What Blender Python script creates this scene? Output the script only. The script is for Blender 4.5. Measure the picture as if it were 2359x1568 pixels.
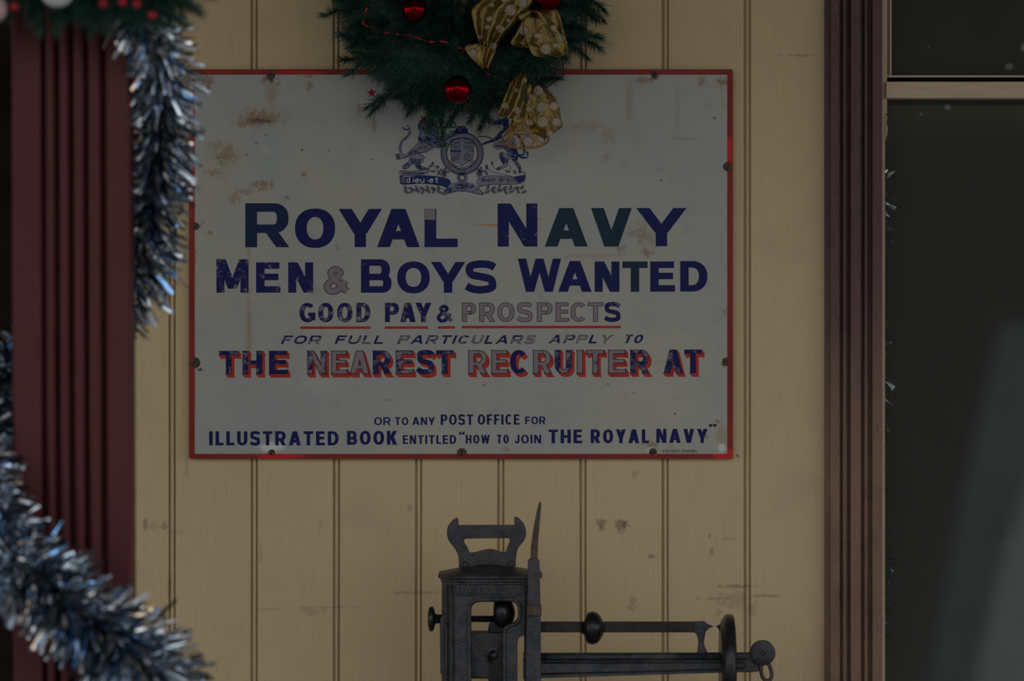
import bpy, math, random
from math import sin, cos, pi, radians
from mathutils import Vector, Matrix
from mathutils.geometry import tessellate_polygon, convex_hull_2d, delaunay_2d_cdt

for o in list(bpy.data.objects): bpy.data.objects.remove(o)
SC = bpy.context.scene
COL = SC.collection
random.seed(7)

# ------------------------------------------------------------------ camera, sky, exposure
D = 8.0                      # camera distance from the boarded wall
S = 1.72/2359                # metres per photograph pixel on the wall
ZC = 1.5
cam_d = bpy.data.cameras.new('camera'); cam = bpy.data.objects.new('camera', cam_d); COL.objects.link(cam)
cam.location = (0, -D, ZC); cam.rotation_euler = (pi/2, 0, 0)
cam_d.sensor_width = 36; cam_d.lens = 36*D/1.72
cam_d.clip_end = 200
cam_d.dof.use_dof = True; cam_d.dof.focus_distance = 7.93; cam_d.dof.aperture_fstop = 3.2
SC.camera = cam
W = bpy.data.worlds.new('World'); SC.world = W; W.use_nodes = True
wn = W.node_tree.nodes; wl = W.node_tree.links
bg = wn['Background']
tc = wn.new('ShaderNodeTexCoord'); sx = wn.new('ShaderNodeSeparateXYZ'); cr = wn.new('ShaderNodeValToRGB')
wl.new(tc.outputs['Generated'], sx.inputs[0]); wl.new(sx.outputs['Z'], cr.inputs[0]); wl.new(cr.outputs[0], bg.inputs['Color'])
cr.color_ramp.elements[0].position = 0.0; cr.color_ramp.elements[0].color = (1.0, 0.965, 0.90, 1)
cr.color_ramp.elements[1].position = 0.7; cr.color_ramp.elements[1].color = (0.8, 0.9, 1.0, 1)
bg.inputs['Strength'].default_value = 2.0
vs = SC.view_settings
vs.view_transform = 'Standard'; vs.look = 'None'; vs.gamma = 1; vs.use_curve_mapping = False
vs.exposure = -0.6

def P(px, py, y=0.0):
    k = S*(D+y)/D
    return Vector(((px-1179.5)*k, y, ZC+(784-py)*k))
def PX(px, y=0.0): return (px-1179.5)*S*(D+y)/D
def PZ(py, y=0.0): return ZC+(784-py)*S*(D+y)/D

# ------------------------------------------------------------------ mesh helpers
def union(polys):
    """clean union of overlapping convex 2-D polygons, as triangles"""
    vs_ = []; tr = []
    area = lambda a, b, c: (b[0]-a[0])*(c[1]-a[1])-(c[0]-a[0])*(b[1]-a[1])
    for p in polys:
        for i in range(1, len(p)-1):
            a, b, c = p[0], p[i], p[i+1]; A = area(a, b, c)
            if abs(A) < 2e-3: continue
            tr.append((a, b, c) if A > 0 else (a, c, b))
    for t in tr: vs_ += [Vector((q[0], q[1])) for q in t]
    v, e, f, _, _, of = delaunay_2d_cdt(vs_, [], [[3*i, 3*i+1, 3*i+2] for i in range(len(tr))], 0, 1e-5, True)
    out = []
    for t, o_ in zip(f, of):
        c = [sum(v[i][k] for i in t)/3 for k in (0, 1)]
        for j in o_:
            if j >= len(tr): continue
            a, b, d = tr[j]
            if area(a, b, c) > -1e-4 and area(b, d, c) > -1e-4 and area(d, a, c) > -1e-4:
                out.append([tuple(v[i]) for i in t]); break
    return out

class MB:
    def __init__(s): s.v = []; s.f = []; s.c = []
    def add(s, vs_, fs, c=None):
        b = len(s.v); s.v += [tuple(v) for v in vs_]
        for f in fs: s.f.append([b+i for i in f]); s.c.append(c)
    def box(s, a, b, c=None):
        x0, y0, z0 = a; x1, y1, z1 = b
        s.add([(x0,y0,z0),(x1,y0,z0),(x1,y1,z0),(x0,y1,z0),(x0,y0,z1),(x1,y0,z1),(x1,y1,z1),(x0,y1,z1)],
              [(0,3,2,1),(4,5,6,7),(0,1,5,4),(1,2,6,5),(2,3,7,6),(3,0,4,7)], c)
    def flat(s, pts, y, c=None):          # convex polygon in x,z facing the camera (-y)
        A = sum(pts[i][0]*pts[(i+1) % len(pts)][1]-pts[(i+1) % len(pts)][0]*pts[i][1] for i in range(len(pts)))
        if A < 0: pts = pts[::-1]
        s.add([(p[0], y, p[1]) for p in pts], [tuple(range(len(pts)))], c)
    def prism(s, outer, y0, y1, holes=(), c=None):   # x,z outlines extruded from y0 (front) to y1
        loops = [list(outer)]+[list(h) for h in holes]
        tris = tessellate_polygon([[Vector((p[0], p[1], 0)) for p in l] for l in loops])
        al = [p for l in loops for p in l]; n = len(al)
        vs_ = [(p[0], y0, p[1]) for p in al]+[(p[0], y1, p[1]) for p in al]
        fs = []
        for t in tris:
            a, b, d = [al[i] for i in t]
            ar = (b[0]-a[0])*(d[1]-a[1])-(d[0]-a[0])*(b[1]-a[1])
            t = tuple(t) if ar > 0 else tuple(t)[::-1]
            fs.append(t); fs.append(tuple(i+n for i in t[::-1]))
        b0 = 0
        for li, l in enumerate(loops):
            A = sum(l[i][0]*l[(i+1) % len(l)][1]-l[(i+1) % len(l)][0]*l[i][1] for i in range(len(l)))
            m = len(l)
            for i in range(m):
                j = (i+1) % m
                q = (b0+i, b0+i+n, b0+j+n, b0+j)
                if (A > 0) != (li == 0): q = q[::-1]
                if li == 0: q = q
                fs.append(q)
            b0 += m
        s.add(vs_, fs, c)
    def tube(s, pts, r, n=8, closed=False, c=None, caps=True):
        pts = [Vector(p) for p in pts]; m = len(pts)
        rs = r if isinstance(r, (list, tuple)) else [r]*m
        b = len(s.v); prev = None
        for i, p in enumerate(pts):
            if closed: t = pts[(i+1) % m]-pts[i-1]
            else: t = pts[min(i+1, m-1)]-pts[max(i-1, 0)]
            t.normalize()
            if prev is None: u = t.orthogonal().normalized()
            else:
                u = prev-t*prev.dot(t)
                u = u.normalized() if u.length > 1e-6 else t.orthogonal().normalized()
            prev = u; w = t.cross(u)
            for k in range(n):
                a = 2*pi*k/n; s.v.append(tuple(p+(u*cos(a)+w*sin(a))*rs[i]))
        for i in range(m if closed else m-1):
            for k in range(n):
                j = (i+1) % m; k2 = (k+1) % n
                s.f.append([b+i*n+k, b+i*n+k2, b+j*n+k2, b+j*n+k]); s.c.append(c)
        if caps and not closed:
            s.f.append([b+k for k in range(n)][::-1]); s.c.append(c)
            s.f.append([b+(m-1)*n+k for k in range(n)]); s.c.append(c)
    def lathe(s, prof, origin, axis, n=32, c=None):   # prof: (along, radius)
        ax = Vector(axis).normalized(); u = ax.orthogonal().normalized(); w = ax.cross(u); o = Vector(origin)
        b = len(s.v); m = len(prof)
        for (h, r) in prof:
            for k in range(n):
                a = 2*pi*k/n; s.v.append(tuple(o+ax*h+(u*cos(a)+w*sin(a))*max(r, 1e-5)))
        for i in range(m-1):
            for k in range(n):
                k2 = (k+1) % n
                s.f.append([b+i*n+k, b+i*n+k2, b+(i+1)*n+k2, b+(i+1)*n+k]); s.c.append(c)
        s.f.append([b+k for k in range(n)][::-1]); s.c.append(c)
        s.f.append([b+(m-1)*n+k for k in range(n)]); s.c.append(c)
    def sphere(s, o, r, n=16, c=None):
        s.lathe([(-r*cos(pi*i/(n//2)), r*sin(pi*i/(n//2))) for i in range(n//2+1)], o, (0, 0, 1), n, c)
    def mesh(s, name, mat, smooth=False):
        me = bpy.data.meshes.new(name); me.from_pydata(s.v, [], s.f)
        if mat: me.materials.append(mat)
        if any(c is not None for c in s.c):
            at = me.color_attributes.new('tone', 'FLOAT_COLOR', 'CORNER')
            i = 0
            for f, c in zip(s.f, s.c):
                c = c if c is not None else (0, 0, 0)
                for _ in f: at.data[i].color = (c[0], c[1], c[2], 1); i += 1
        if smooth: me.polygons.foreach_set('use_smooth', [True]*len(me.polygons))
        me.update(); return me
    def build(s, name, mat, parent=None, smooth=False, bevel=0, seg=2, auto=False):
        me = s.mesh(name, mat, smooth or auto)
        if auto:
            try: me.set_sharp_from_angle(angle=radians(38))
            except Exception: pass
        o = bpy.data.objects.new(name, me); COL.objects.link(o)
        if parent is not None:
            o.parent = parent; o.matrix_parent_inverse = Matrix.Translation(-parent.location) if parent.type == 'EMPTY' else Matrix()
        if bevel:
            b = o.modifiers.new('bevel', 'BEVEL'); b.width = bevel; b.segments = seg; b.limit_method = 'ANGLE'; b.angle_limit = radians(40)
        return o

def thing(name, label, cat, loc=(0,0,0), group=None, kind=None):
    o = bpy.data.objects.new(name, None); COL.objects.link(o); o.location = loc; o.empty_display_size = .05
    return tag(o, label, cat, group, kind)
def tag(o, label=None, cat=None, group=None, kind=None):
    if label: o['label'] = label
    if cat: o['category'] = cat
    if group: o['group'] = group
    if kind: o['kind'] = kind
    return o
def crom(pts, n=8, closed=False):
    pts = [Vector(p) for p in pts]; m = len(pts); out = []
    rng = range(m) if closed else range(m-1)
    for i in rng:
        p1 = pts[i]; p2 = pts[(i+1) % m]
        p0 = pts[i-1] if (i > 0 or closed) else p1*2-p2
        p3 = pts[(i+2) % m] if (i+2 < m or closed) else p2*2-p1
        for k in range(n):
            t = k/n
            out.append(.5*((2*p1)+(-p0+p2)*t+(2*p0-5*p1+4*p2-p3)*t*t+(-p0+3*p1-3*p2+p3)*t**3))
    if not closed: out.append(pts[-1])
    return out

# ------------------------------------------------------------------ materials
def srgb(r, g, b):
    f = lambda c: (c/255/12.92 if c/255 <= .04045 else ((c/255+.055)/1.055)**2.4)
    return (f(r), f(g), f(b), 1)
class NT:
    def __init__(s, name):
        s.m = bpy.data.materials.new(name); s.m.use_nodes = True
        s.n = s.m.node_tree.nodes; s.l = s.m.node_tree.links; s.b = s.n['Principled BSDF']
        s.pos = s.n.new('ShaderNodeNewGeometry').outputs['Position']
    def setv(s, sock, v):
        if hasattr(v, 'default_value') or isinstance(v, bpy.types.NodeSocket): s.l.new(v, sock)
        else: sock.default_value = v
    def math(s, op, a, b=0.0, clamp=False):
        n = s.n.new('ShaderNodeMath'); n.operation = op; n.use_clamp = clamp
        s.setv(n.inputs[0], a); s.setv(n.inputs[1], b); return n.outputs[0]
    def vec(s, op, a, b):
        n = s.n.new('ShaderNodeVectorMath'); n.operation = op
        s.setv(n.inputs[0], a); s.setv(n.inputs[1], b)
        return n.outputs['Value'] if op in ('LENGTH', 'DOT_PRODUCT') else n.outputs['Vector']
    def noise(s, scale, stretch=(1,1,1), detail=4, rough=.55, off=(0,0,0)):
        v = s.vec('MULTIPLY', s.vec('ADD', s.pos, off), stretch)
        n = s.n.new('ShaderNodeTexNoise'); n.inputs['Scale'].default_value = scale
        n.inputs['Detail'].default_value = detail; n.inputs['Roughness'].default_value = rough
        s.l.new(v, n.inputs['Vector']); return n.outputs['Fac']
    def voro(s, scale, feature='F1'):
        n = s.n.new('ShaderNodeTexVoronoi'); n.inputs['Scale'].default_value = scale; n.feature = feature
        s.l.new(s.pos, n.inputs['Vector']); return n
    def ramp(s, x, a, b, c=0.0, d=1.0):
        n = s.n.new('ShaderNodeMapRange'); n.interpolation_type = 'SMOOTHSTEP'
        s.setv(n.inputs[0], x); n.inputs[1].default_value = a; n.inputs[2].default_value = b
        n.inputs[3].default_value = c; n.inputs[4].default_value = d; return n.outputs[0]
    def mix(s, f, a, b, mode='MIX'):
        n = s.n.new('ShaderNodeMix'); n.data_type = 'RGBA'; n.blend_type = mode
        s.setv(n.inputs[0], f); s.setv(n.inputs[6], a); s.setv(n.inputs[7], b); return n.outputs[2]
    def spots(s, lst, y, wob=.6, nscale=120, soft=.5, detail=4):
        """stains of their own shape at given places; (px, py, rx, ry, strength)"""
        nz = s.math('MULTIPLY', s.math('SUBTRACT', s.noise(nscale, detail=detail), .5), wob*4)
        out = None
        for (px, py, rx, ry, st) in lst:
            c = P(px, py, y)
            d = s.vec('MULTIPLY', s.vec('SUBTRACT', s.pos, (c.x, c.y, c.z)), (1/(rx*S), 0, 1/(ry*S)))
            L = s.math('ADD', s.vec('LENGTH', d, (0,0,0)), nz)
            v = s.ramp(L, 1.0+soft*.3, 1.0-soft, 0, st)
            out = v if out is None else s.math('MAXIMUM', out, v)
        return out
    def bump(s, h, strength=.3, dist=.002):
        n = s.n.new('ShaderNodeBump'); n.inputs['Strength'].default_value = strength; n.inputs['Distance'].default_value = dist
        s.l.new(h, n.inputs['Height']); s.l.new(n.outputs[0], s.b.inputs['Normal'])
    def out(s, col, rough=.5, metal=0.0, spec=.5, coat=0.0):
        s.setv(s.b.inputs['Base Color'], col); s.setv(s.b.inputs['Roughness'], rough)
        s.setv(s.b.inputs['Metallic'], metal); s.b.inputs['Specular IOR Level'].default_value = spec
        s.b.inputs['Coat Weight'].default_value = coat
        return s.m

def c4(r, g, b): return (r, g, b, 1)

def mat_boards():
    t = NT('cream_paint')
    base = t.mix(t.noise(1.6, (1,1,.5)), c4(.50,.375,.205), c4(.64,.485,.285))
    oi = t.n.new('ShaderNodeObjectInfo')
    base = t.mix(t.math('MULTIPLY', oi.outputs['Random'], .14), base, c4(.36,.28,.17))
    gr = t.noise(60, (6,1,.22), 5, .6)
    base = t.mix(t.ramp(gr, .5, .75, 0, .28), base, c4(.72,.60,.40))
    base = t.mix(t.ramp(gr, .48, .25, 0, .22), base, c4(.30,.22,.13))
    low = t.noise(7, (1,1,1), 3, off=(3,0,1))
    base = t.mix(t.ramp(low, .55, .75, 0, .3), base, c4(.36,.29,.22))
    dirt = t.spots([(1385,1207,12,17,.75),(1432,1210,17,16,.85),(335,1208,7,16,.7),(378,1210,9,14,.6),(355,1212,12,12,.3),
        (1640,1270,6,13,.6),(1635,1235,5,6,.5),(1680,1240,35,4,.4),(1695,1350,45,5,.7),(1760,1372,50,4,.6),(1690,1382,50,22,.35),
        (1650,1378,40,4,.6),(1730,1405,16,16,.4),(1457,1390,12,20,.45),(1500,1282,9,5,.7),(960,1365,60,4,.5),(760,1398,80,3,.4),(620,1402,30,4,.4),
        (945,1170,6,12,.5),(1700,1049,4,4,1),(1840,127,50,3,.5),(1400,103,12,12,.3),(600,1275,6,30,.3),(1463,1093,12,13,.35),(720,1408,30,12,.3),
        (740,1210,5,20,.25),(430,1075,5,30,.3),(1655,1412,8,14,.4),(390,1350,6,40,.4),(1840,127,4,4,.7),(410,1225,25,6,.2)], 0, .8, 110, .7)
    base = t.mix(t.math('MULTIPLY', dirt, .75), base, c4(.13,.09,.07))
    chip = t.spots([(1438,1208,6,9,.7),(1384,1211,3,8,.5)], 0, .4, 200, .5)
    base = t.mix(chip, base, c4(.22,.06,.03))
    specks = t.ramp(t.noise(330, detail=1), .80, .85, 0, .7)
    base = t.mix(specks, base, c4(.10,.08,.05))
    dent = t.spots([(1463,1093,11,12,1),(1400,103,11,11,1),(940,1172,8,10,.7)], 0, .1, 50, .5)
    h = t.math('ADD', t.math('ADD', t.math('MULTIPLY', gr, .5), t.math('MULTIPLY', t.noise(500, (1,1,1), 2), .12)), t.math('MULTIPLY', dent, -1.2))
    t.bump(h, .35, .0015)
    return t.out(base, t.ramp(gr, .3, .7, .42, .6), spec=.4)
def mat_cream_frame():
    t = NT('cream_frame_paint')
    gr = t.noise(55, (.25,1,7), 5, .6)
    base = t.mix(gr, c4(.36,.27,.17), c4(.60,.47,.33))
    t.bump(gr, .4, .002); return t.out(base, .5)
def mat_maroon(name, a, b, fade):
    t = NT(name)
    z = t.n.new('ShaderNodeSeparateXYZ'); t.l.new(t.pos, z.inputs[0])
    st = t.noise(60, (3,1,.5), 6, .7)
    base = t.mix(t.noise(9), a, b)
    if fade:
        f = t.math('MULTIPLY', t.ramp(z.outputs['Z'], PZ(480), PZ(1150)), t.ramp(st, .22, .52, .2, 1))
        big = t.ramp(t.noise(14, (1,1,.5), 4, off=(1,4,2)), .25, .55, .45, 1)
        base = t.mix(t.math('MULTIPLY', f, big), base, c4(.20,.115,.075))
        fl = t.math('MULTIPLY', t.ramp(t.noise(240, (1,1,2.2), 3), .6, .72), t.ramp(t.noise(25, off=(5,1,1)), .5, .62, .12, .7))
        base = t.mix(fl, base, c4(.24,.17,.15))
    else:
        base = t.mix(t.ramp(st, .45, .8, 0, .25), base, c4(b[0]*1.5, b[1]*1.7, b[2]*1.6))
    t.bump(st, .25, .001)
    return t.out(base, t.ramp(st, .3, .7, .4, .62), spec=.4 if fade else .22)
def mat_enamel():
    t = NT('white_enamel'); y = -.012
    base = t.mix(t.ramp(t.noise(3.2, detail=3), .35, .65), c4(.385,.375,.325), c4(.345,.36,.355))
    base = t.mix(t.ramp(t.noise(30, detail=5), .5, .8, 0, .35), base, c4(.25,.25,.25))
    blue = t.spots([(612,352,48,70,.75),(560,420,26,28,.5),(660,440,40,30,.45),(722,921,17,16,.55),(1420,340,75,90,.3),(1380,540,130,40,.35),
                    (640,195,12,16,.4),(1285,1020,24,26,.35),(800,900,100,12,.15),(600,500,60,26,.4),(1640,200,30,60,.3)], y, .25, 14, .35)
    base = t.mix(t.math('MULTIPLY', blue, .6), base, c4(.275,.34,.365))
    pale = t.spots([(740,885,60,22,.5),(1480,900,90,18,.4),(1560,940,50,20,.3),(1448,892,10,8,.5),(612,345,12,12,.5),(1655,990,18,60,.3)], y, .35, 20, .7)
    base = t.mix(pale, base, c4(.44,.43,.37))
    yel = t.spots([(573,760,9,120,.5),(574,580,8,30,.4),(1450,230,14,60,.35),(1560,250,10,80,.2),(1028,690,5,15,.5),(625,215,16,32,.5),(862,290,8,22,.8),(826,250,7,22,.5),
                   (1660,1000,14,30,.45),(445,600,8,22,.6),(520,360,50,60,.2),(1110,170,8,12,.5),(600,270,90,35,.25),(448,900,5,60,.4)], y, .3, 60, .8)
    base = t.mix(yel, base, c4(.27,.17,.05))
    rust = t.spots([(600,272,46,18,.95),(560,285,22,10,.7),(630,270,14,22,.6),(520,360,24,22,.75),(500,335,22,12,.5),(530,350,10,26,.6),(494,398,22,9,.6),(607,425,26,14,.85),(560,440,24,10,.6),
        (540,455,16,16,.65),(700,402,6,7,.9),(661,456,7,5,.9),(712,198,9,14,.9),(712,176,10,6,.7),(480,188,14,18,.9),(622,184,19,13,1),(1480,183,20,10,.7),(1505,178,12,12,.9),(1665,190,14,12,.9),(1618,186,12,14,.7),
        (1480,540,18,36,.6),(1490,582,14,12,.9),(1430,575,14,14,.55),(1455,535,20,10,.6),(1500,550,20,26,.4),(482,538,8,7,.9),(468,512,14,6,.5),(448,580,6,10,.8),
        (1395,365,12,12,.5),(1355,290,40,12,.35),(1400,310,20,26,.35),(776,569,6,8,.7),(1656,970,9,6,.85),(1655,971,8,5,.7),(1500,1024,20,10,.75),(1548,1027,8,7,.4),(1626,1007,5,5,.6),(1167,1036,10,6,.6),(1672,716,8,12,.6),
        (505,1045,9,5,.7),(1672,1010,5,30,.4),(1365,590,70,8,.3),(1388,620,22,12,.25)], y, .95, 150, .8, 5)
    rc_ = t.mix(t.noise(120, detail=4), c4(.15,.065,.02), c4(.33,.19,.085))
    base = t.mix(t.math('MULTIPLY', rust, .8), base, rc_)
    core = t.spots([(601,278,30,6,.7),(622,178,10,9,.9),(478,205,5,4,1),(625,1043,8,7,1),(447,840,9,9,.9),(461,850,6,5,.9),(452,522,9,6,1),(1672,838,10,8,.9),(1505,1041,9,9,.9),
        (696,346,3,2.5,.8),(858,367,3,2.5,.9),(756,348,2.5,2,.8),(695,345,3,3,.6),(860,500,3,2,.5),(1115,887,4,2,.9),(1400,885,5,3,.5),(1460,905,4,4,.4),(1555,953,3,2.5,.9),(612,310,4,2,.6),(590,330,5,2,.6),(567,357,4,2,.6),(700,402,3,3,.6),
        (1646,272,4,4,.6),(1508,175,7,9,1),(1582,320,40,4,.15),(1523,415,3,3,.9),(500,362,3,3,.6)], y, .5, 160, .5)
    base = t.mix(core, base, c4(.045,.03,.02))
    st = t.spots([(1140,518,48,3.2,.85),(1240,505,26,2.5,.6),(899,921,16,3,.5)], y, .35, 90, .7)
    base = t.mix(st, base, c4(.40,.17,.03))
    white = t.spots([(627,1030,32,14,1),(1664,1030,10,10,.9),(1500,1037,10,8,.7),(700,169,10,2.5,.7),(590,505,12,5,.0)], y, .35, 120, .5)
    base = t.mix(white, base, c4(.62,.62,.60))
    fine = t.ramp(t.noise(420, detail=2), .72, .78, 0, .35)
    base = t.mix(fine, base, c4(.15,.13,.11))
    h = t.math('ADD', t.math('MULTIPLY', t.noise(8, detail=2), 1.0), t.math('MULTIPLY', rust, -.25))
    t.bump(h, .12, .006)
    return t.out(base, t.math('ADD', .36, t.math('MULTIPLY', rust, .35)), spec=.35)
def mat_ink(name, base, worn, amount=.0):
    t = NT(name)
    at = t.n.new('ShaderNodeAttribute'); at.attribute_name = 'tone'
    sp = t.n.new('ShaderNodeSeparateColor'); t.l.new(at.outputs['Color'], sp.inputs[0])
    nz = t.noise(70, (1,1,1), 5, .65)
    fl = t.noise(170, (.7,1,2.2), 3, .6, off=(2,0,5))
    thr = t.math('SUBTRACT', t.math('ADD', nz, t.math('MULTIPLY', t.math('SUBTRACT', fl, .5), .35)), t.math('SUBTRACT', 1.0, sp.outputs[0]))
    w = t.ramp(thr, -.22, -.02)
    teal = t.mix(sp.outputs[1], base, c4(.008,.030,.055))
    vio = t.mix(t.ramp(t.noise(25, off=(9,2,2)), .45, .62, 0, .35), teal, c4(.022,.010,.09))
    vio = t.mix(sp.outputs[1], vio, teal)
    col = t.mix(w, vio, worn)
    t.bump(fl, .2, .0008)
    return t.out(col, .5, spec=.16)
def mat_simple(name, a, b, scale=20, rough=.5, metal=0, spec=.5, bumpy=.2, dist=.001, coat=0):
    t = NT(name); n = t.noise(scale, detail=5)
    if bumpy: t.bump(t.noise(scale*6, detail=4), bumpy, dist)
    return t.out(t.mix(t.ramp(n, .35, .65), a, b), rough, metal, spec, coat)
def mat_iron():
    t = NT('cast_iron')
    n = t.noise(26, detail=6, rough=.7); n2 = t.noise(300, detail=3)
    base = t.mix(t.ramp(n, .35, .65), c4(.016,.020,.026), c4(.070,.062,.072))
    base = t.mix(t.ramp(t.noise(45, off=(4,4,4)), .54, .68, 0, .7), base, c4(.025,.055,.062))
    base = t.mix(t.ramp(n2, .66, .78, 0, .4), base, c4(.13,.12,.12))
    t.bump(t.math('ADD', n2, t.math('MULTIPLY', n, 2.0)), .7, .0018)
    return t.out(base, t.ramp(n, .3, .7, .34, .6), .3, .5)
def mat_red():
    t = NT('red_enamel')
    n = t.noise(60, detail=5, rough=.7)
    base = t.mix(t.ramp(t.noise(5), .4, .6), c4(.20,.016,.010), c4(.25,.022,.014))
    br = t.spots([(770-120,1045,55,14,1),(625,1045,40,12,1),(1665,1045,30,16,.9),(1505,1042,12,8,.9),(1682,345,8,35,.8),(690,168,60,6,.5)], -.012, .2, 40, .4)
    base = t.mix(br, base, c4(.60,.015,.018))
    base = t.mix(t.ramp(n, .62, .70, 0, .8), base, c4(.05,.03,.025))
    t.bump(n, .3, .001); return t.out(base, .45, spec=.25)
def mat_foil(name, cols):
    t = NT(name)
    at = t.n.new('ShaderNodeAttribute'); at.attribute_name = 'tone'
    return t.out(at.outputs['Color'], .13, 1.0, .5)
def mat_needle():
    t = NT('pine_needle_green')
    oi = t.n.new('ShaderNodeObjectInfo')
    b = t.mix(t.ramp(t.noise(260, detail=2), .4, .65), c4(.008,.040,.026), c4(.045,.125,.075))
    b = t.mix(t.math('MULTIPLY', oi.outputs['Random'], .45), b, c4(.014,.055,.06))
    return t.out(b, .45, 0, .35)
def mat_gold_ribbon():
    t = NT('gold_ribbon')
    y = -.17
    dots = t.spots(GD, y, .12, 200, .18)
    vo = t.voro(900)
    spark = t.ramp(t.noise(1300, detail=2, rough=.8), .40, .60)
    spk2 = t.ramp(t.noise(700, detail=3, rough=.8, off=(3,3,3)), .60, .70, 0, .8)
    base = t.mix(t.noise(40, (1,1,1), 5), c4(.13,.085,.022), c4(.30,.22,.075))
    base = t.mix(spk2, base, c4(.6,.45,.2))
    gl = t.mix(spark, c4(.35,.25,.17), c4(1,.9,.75))
    h = t.math('ADD', t.math('MULTIPLY', t.noise(1100, detail=2), t.math('ADD', t.math('MULTIPLY', dots, 1.6), .12)), t.math('MULTIPLY', t.noise(70, (1.5,1,.8)), 2.5))
    t.bump(h, .8, .0025)
    return t.out(t.mix(dots, base, gl), t.math('ADD', .36, t.math('MULTIPLY', dots, .1)), .8, .5)
def mat_glass():
    t = NT('window_glass')
    n = t.n; tr = n.new('ShaderNodeBsdfTransparent'); gl = n.new('ShaderNodeBsdfGlossy'); gl.inputs['Roughness'].default_value = .02
    tr.inputs['Color'].default_value = (.86,.9,.88,1)
    fr = n.new('ShaderNodeFresnel'); fr.inputs['IOR'].default_value = 1.52
    mx = n.new('ShaderNodeMixShader'); t.l.new(fr.outputs[0], mx.inputs[0]); t.l.new(tr.outputs[0], mx.inputs[1]); t.l.new(gl.outputs[0], mx.inputs[2])
    df = n.new('ShaderNodeBsdfDiffuse'); df.inputs['Color'].default_value = (.35,.36,.34,1)
    sp = t.spots([(2182,246,9,8,.30),(2122,263,5,5,.2),(2324,153,11,9,.25),(2357,108,7,12,.35),(2140,108,5,6,.12)], .03, .4, 90, .6)
    dirt_and_veil = t.math('ADD', sp, .065)  # smudges plus an even veil raised to lighten the dark pane
    m2 = n.new('ShaderNodeMixShader'); t.l.new(dirt_and_veil, m2.inputs[0]); t.l.new(mx.outputs[0], m2.inputs[1]); t.l.new(df.outputs[0], m2.inputs[2])
    t.l.new(m2.outputs[0], n['Material Output'].inputs['Surface'])
    n.remove(t.b)
    return t.m

# zoomed bow outlines: origin (1060,0), 4.356 per pixel
def G(zx, zy): return (1060+zx/4.356, zy/4.356)
GD = []
for (a, b, r) in [(505,115,52),(630,45,50),(405,300,42),(290,205,28),(640,320,48),(130,540,45),(855,510,52),(1010,390,40),(935,290,30),
    (270,285,26),(770,375,34),(955,470,24),(440,10,30),(320,60,26),(205,380,26),(480,215,22),(330,470,34),
    (780,910,50),(815,1075,54),(945,1060,44),(830,1222,56),(970,1220,45),(690,1090,32),(695,1225,38),(575,1105,36),(450,1055,38),(650,800,26),(560,900,26),(715,965,26),(900,1340,34)]:
    g = G(a, b); GD.append((g[0], g[1], r/4.356, r/4.356, 1.0))

M = {}
M['boards'] = mat_boards(); M['cream'] = mat_cream_frame()
M['post'] = mat_maroon('maroon_post_paint', c4(.068,.0135,.016), c4(.088,.019,.021), False)
M['casing'] = mat_maroon('weathered_maroon_paint', c4(.060,.024,.030), c4(.085,.034,.040), True)
M['enamel'] = mat_enamel(); M['red'] = mat_red()
M['navy'] = mat_ink('navy_lettering', c4(.005,.009,.095), c4(.24,.20,.22))
M['crest'] = mat_ink('crest_ink', c4(.010,.025,.12), c4(.20,.205,.27))
M['outline'] = mat_simple('dark_ink', c4(.006,.007,.04), c4(.01,.01,.05), 60, .5, spec=.2, bumpy=0)
M['shade'] = mat_simple('red_letter_shade', c4(.36,.026,.014), c4(.44,.036,.020), 60, .5, spec=.2, bumpy=0)
M['pale'] = mat_simple('pale_ink', c4(.33,.35,.38), c4(.26,.27,.33), 300, .4, bumpy=0)
M['iron'] = mat_iron()
M['black_iron'] = mat_simple('blackened_iron', c4(.010,.012,.016), c4(.024,.024,.03), 50, .3, .4)
M['rusty'] = mat_simple('rusty_iron', c4(.05,.035,.03), c4(.10,.06,.045), 90, .6, .3)
M['needle'] = mat_needle()
M['twig'] = mat_simple('twig_brown', c4(.03,.02,.012), c4(.02,.03,.015), 50, .7)
M['foil'] = mat_foil('tinsel_foil', None)
M['foilcore'] = mat_simple('tinsel_core', c4(.03,.035,.04), c4(.05,.055,.06), 50, .5, .3)
M['bauble'] = mat_simple('red_bauble_gloss', c4(.22,.001,.006), c4(.17,.001,.005), 10, .15, 1.0, bumpy=0)
M['matred'] = mat_simple('red_plastic', c4(.42,.008,.025), c4(.28,.004,.015), 60, .3, .3, bumpy=0)
M['darkred'] = mat_simple('dark_red_cord', c4(.10,.004,.012), c4(.06,.002,.008), 60, .5)
M['goldwire'] = mat_simple('gold_wire', c4(.50,.27,.04), c4(.38,.19,.03), 60, .32, .85)
M['ribbon'] = mat_gold_ribbon()
M['glass'] = mat_glass()
M['white'] = mat_simple('white_satin', c4(.5,.5,.55), c4(.62,.62,.66), 30, .4)
M['pink'] = mat_simple('pale_pink_satin', c4(.40,.26,.30), c4(.5,.35,.38), 30, .4)
M['dark'] = mat_simple('dark_paint_and_gap', c4(.010,.006,.005), c4(.016,.010,.008), 10, .8, spec=.05)
M['inside_up'] = mat_simple('olive_inner_wall', c4(.62,.46,.17), c4(.7,.54,.22), 4, .8, bumpy=0)
M['inside_low'] = mat_simple('grey_inner_wall', c4(.44,.44,.42), c4(.5,.5,.48), 4, .8, bumpy=0)
M['paving'] = mat_simple('platform_paving', c4(.20,.19,.18), c4(.28,.27,.25), 6, .8)
M['ground'] = mat_simple('track_ballast', c4(.12,.11,.10), c4(.2,.18,.16), 30, .9)
M['brick'] = mat_simple('added_far_brick', c4(.05,.035,.028), c4(.07,.05,.04), 3, .9)
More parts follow.
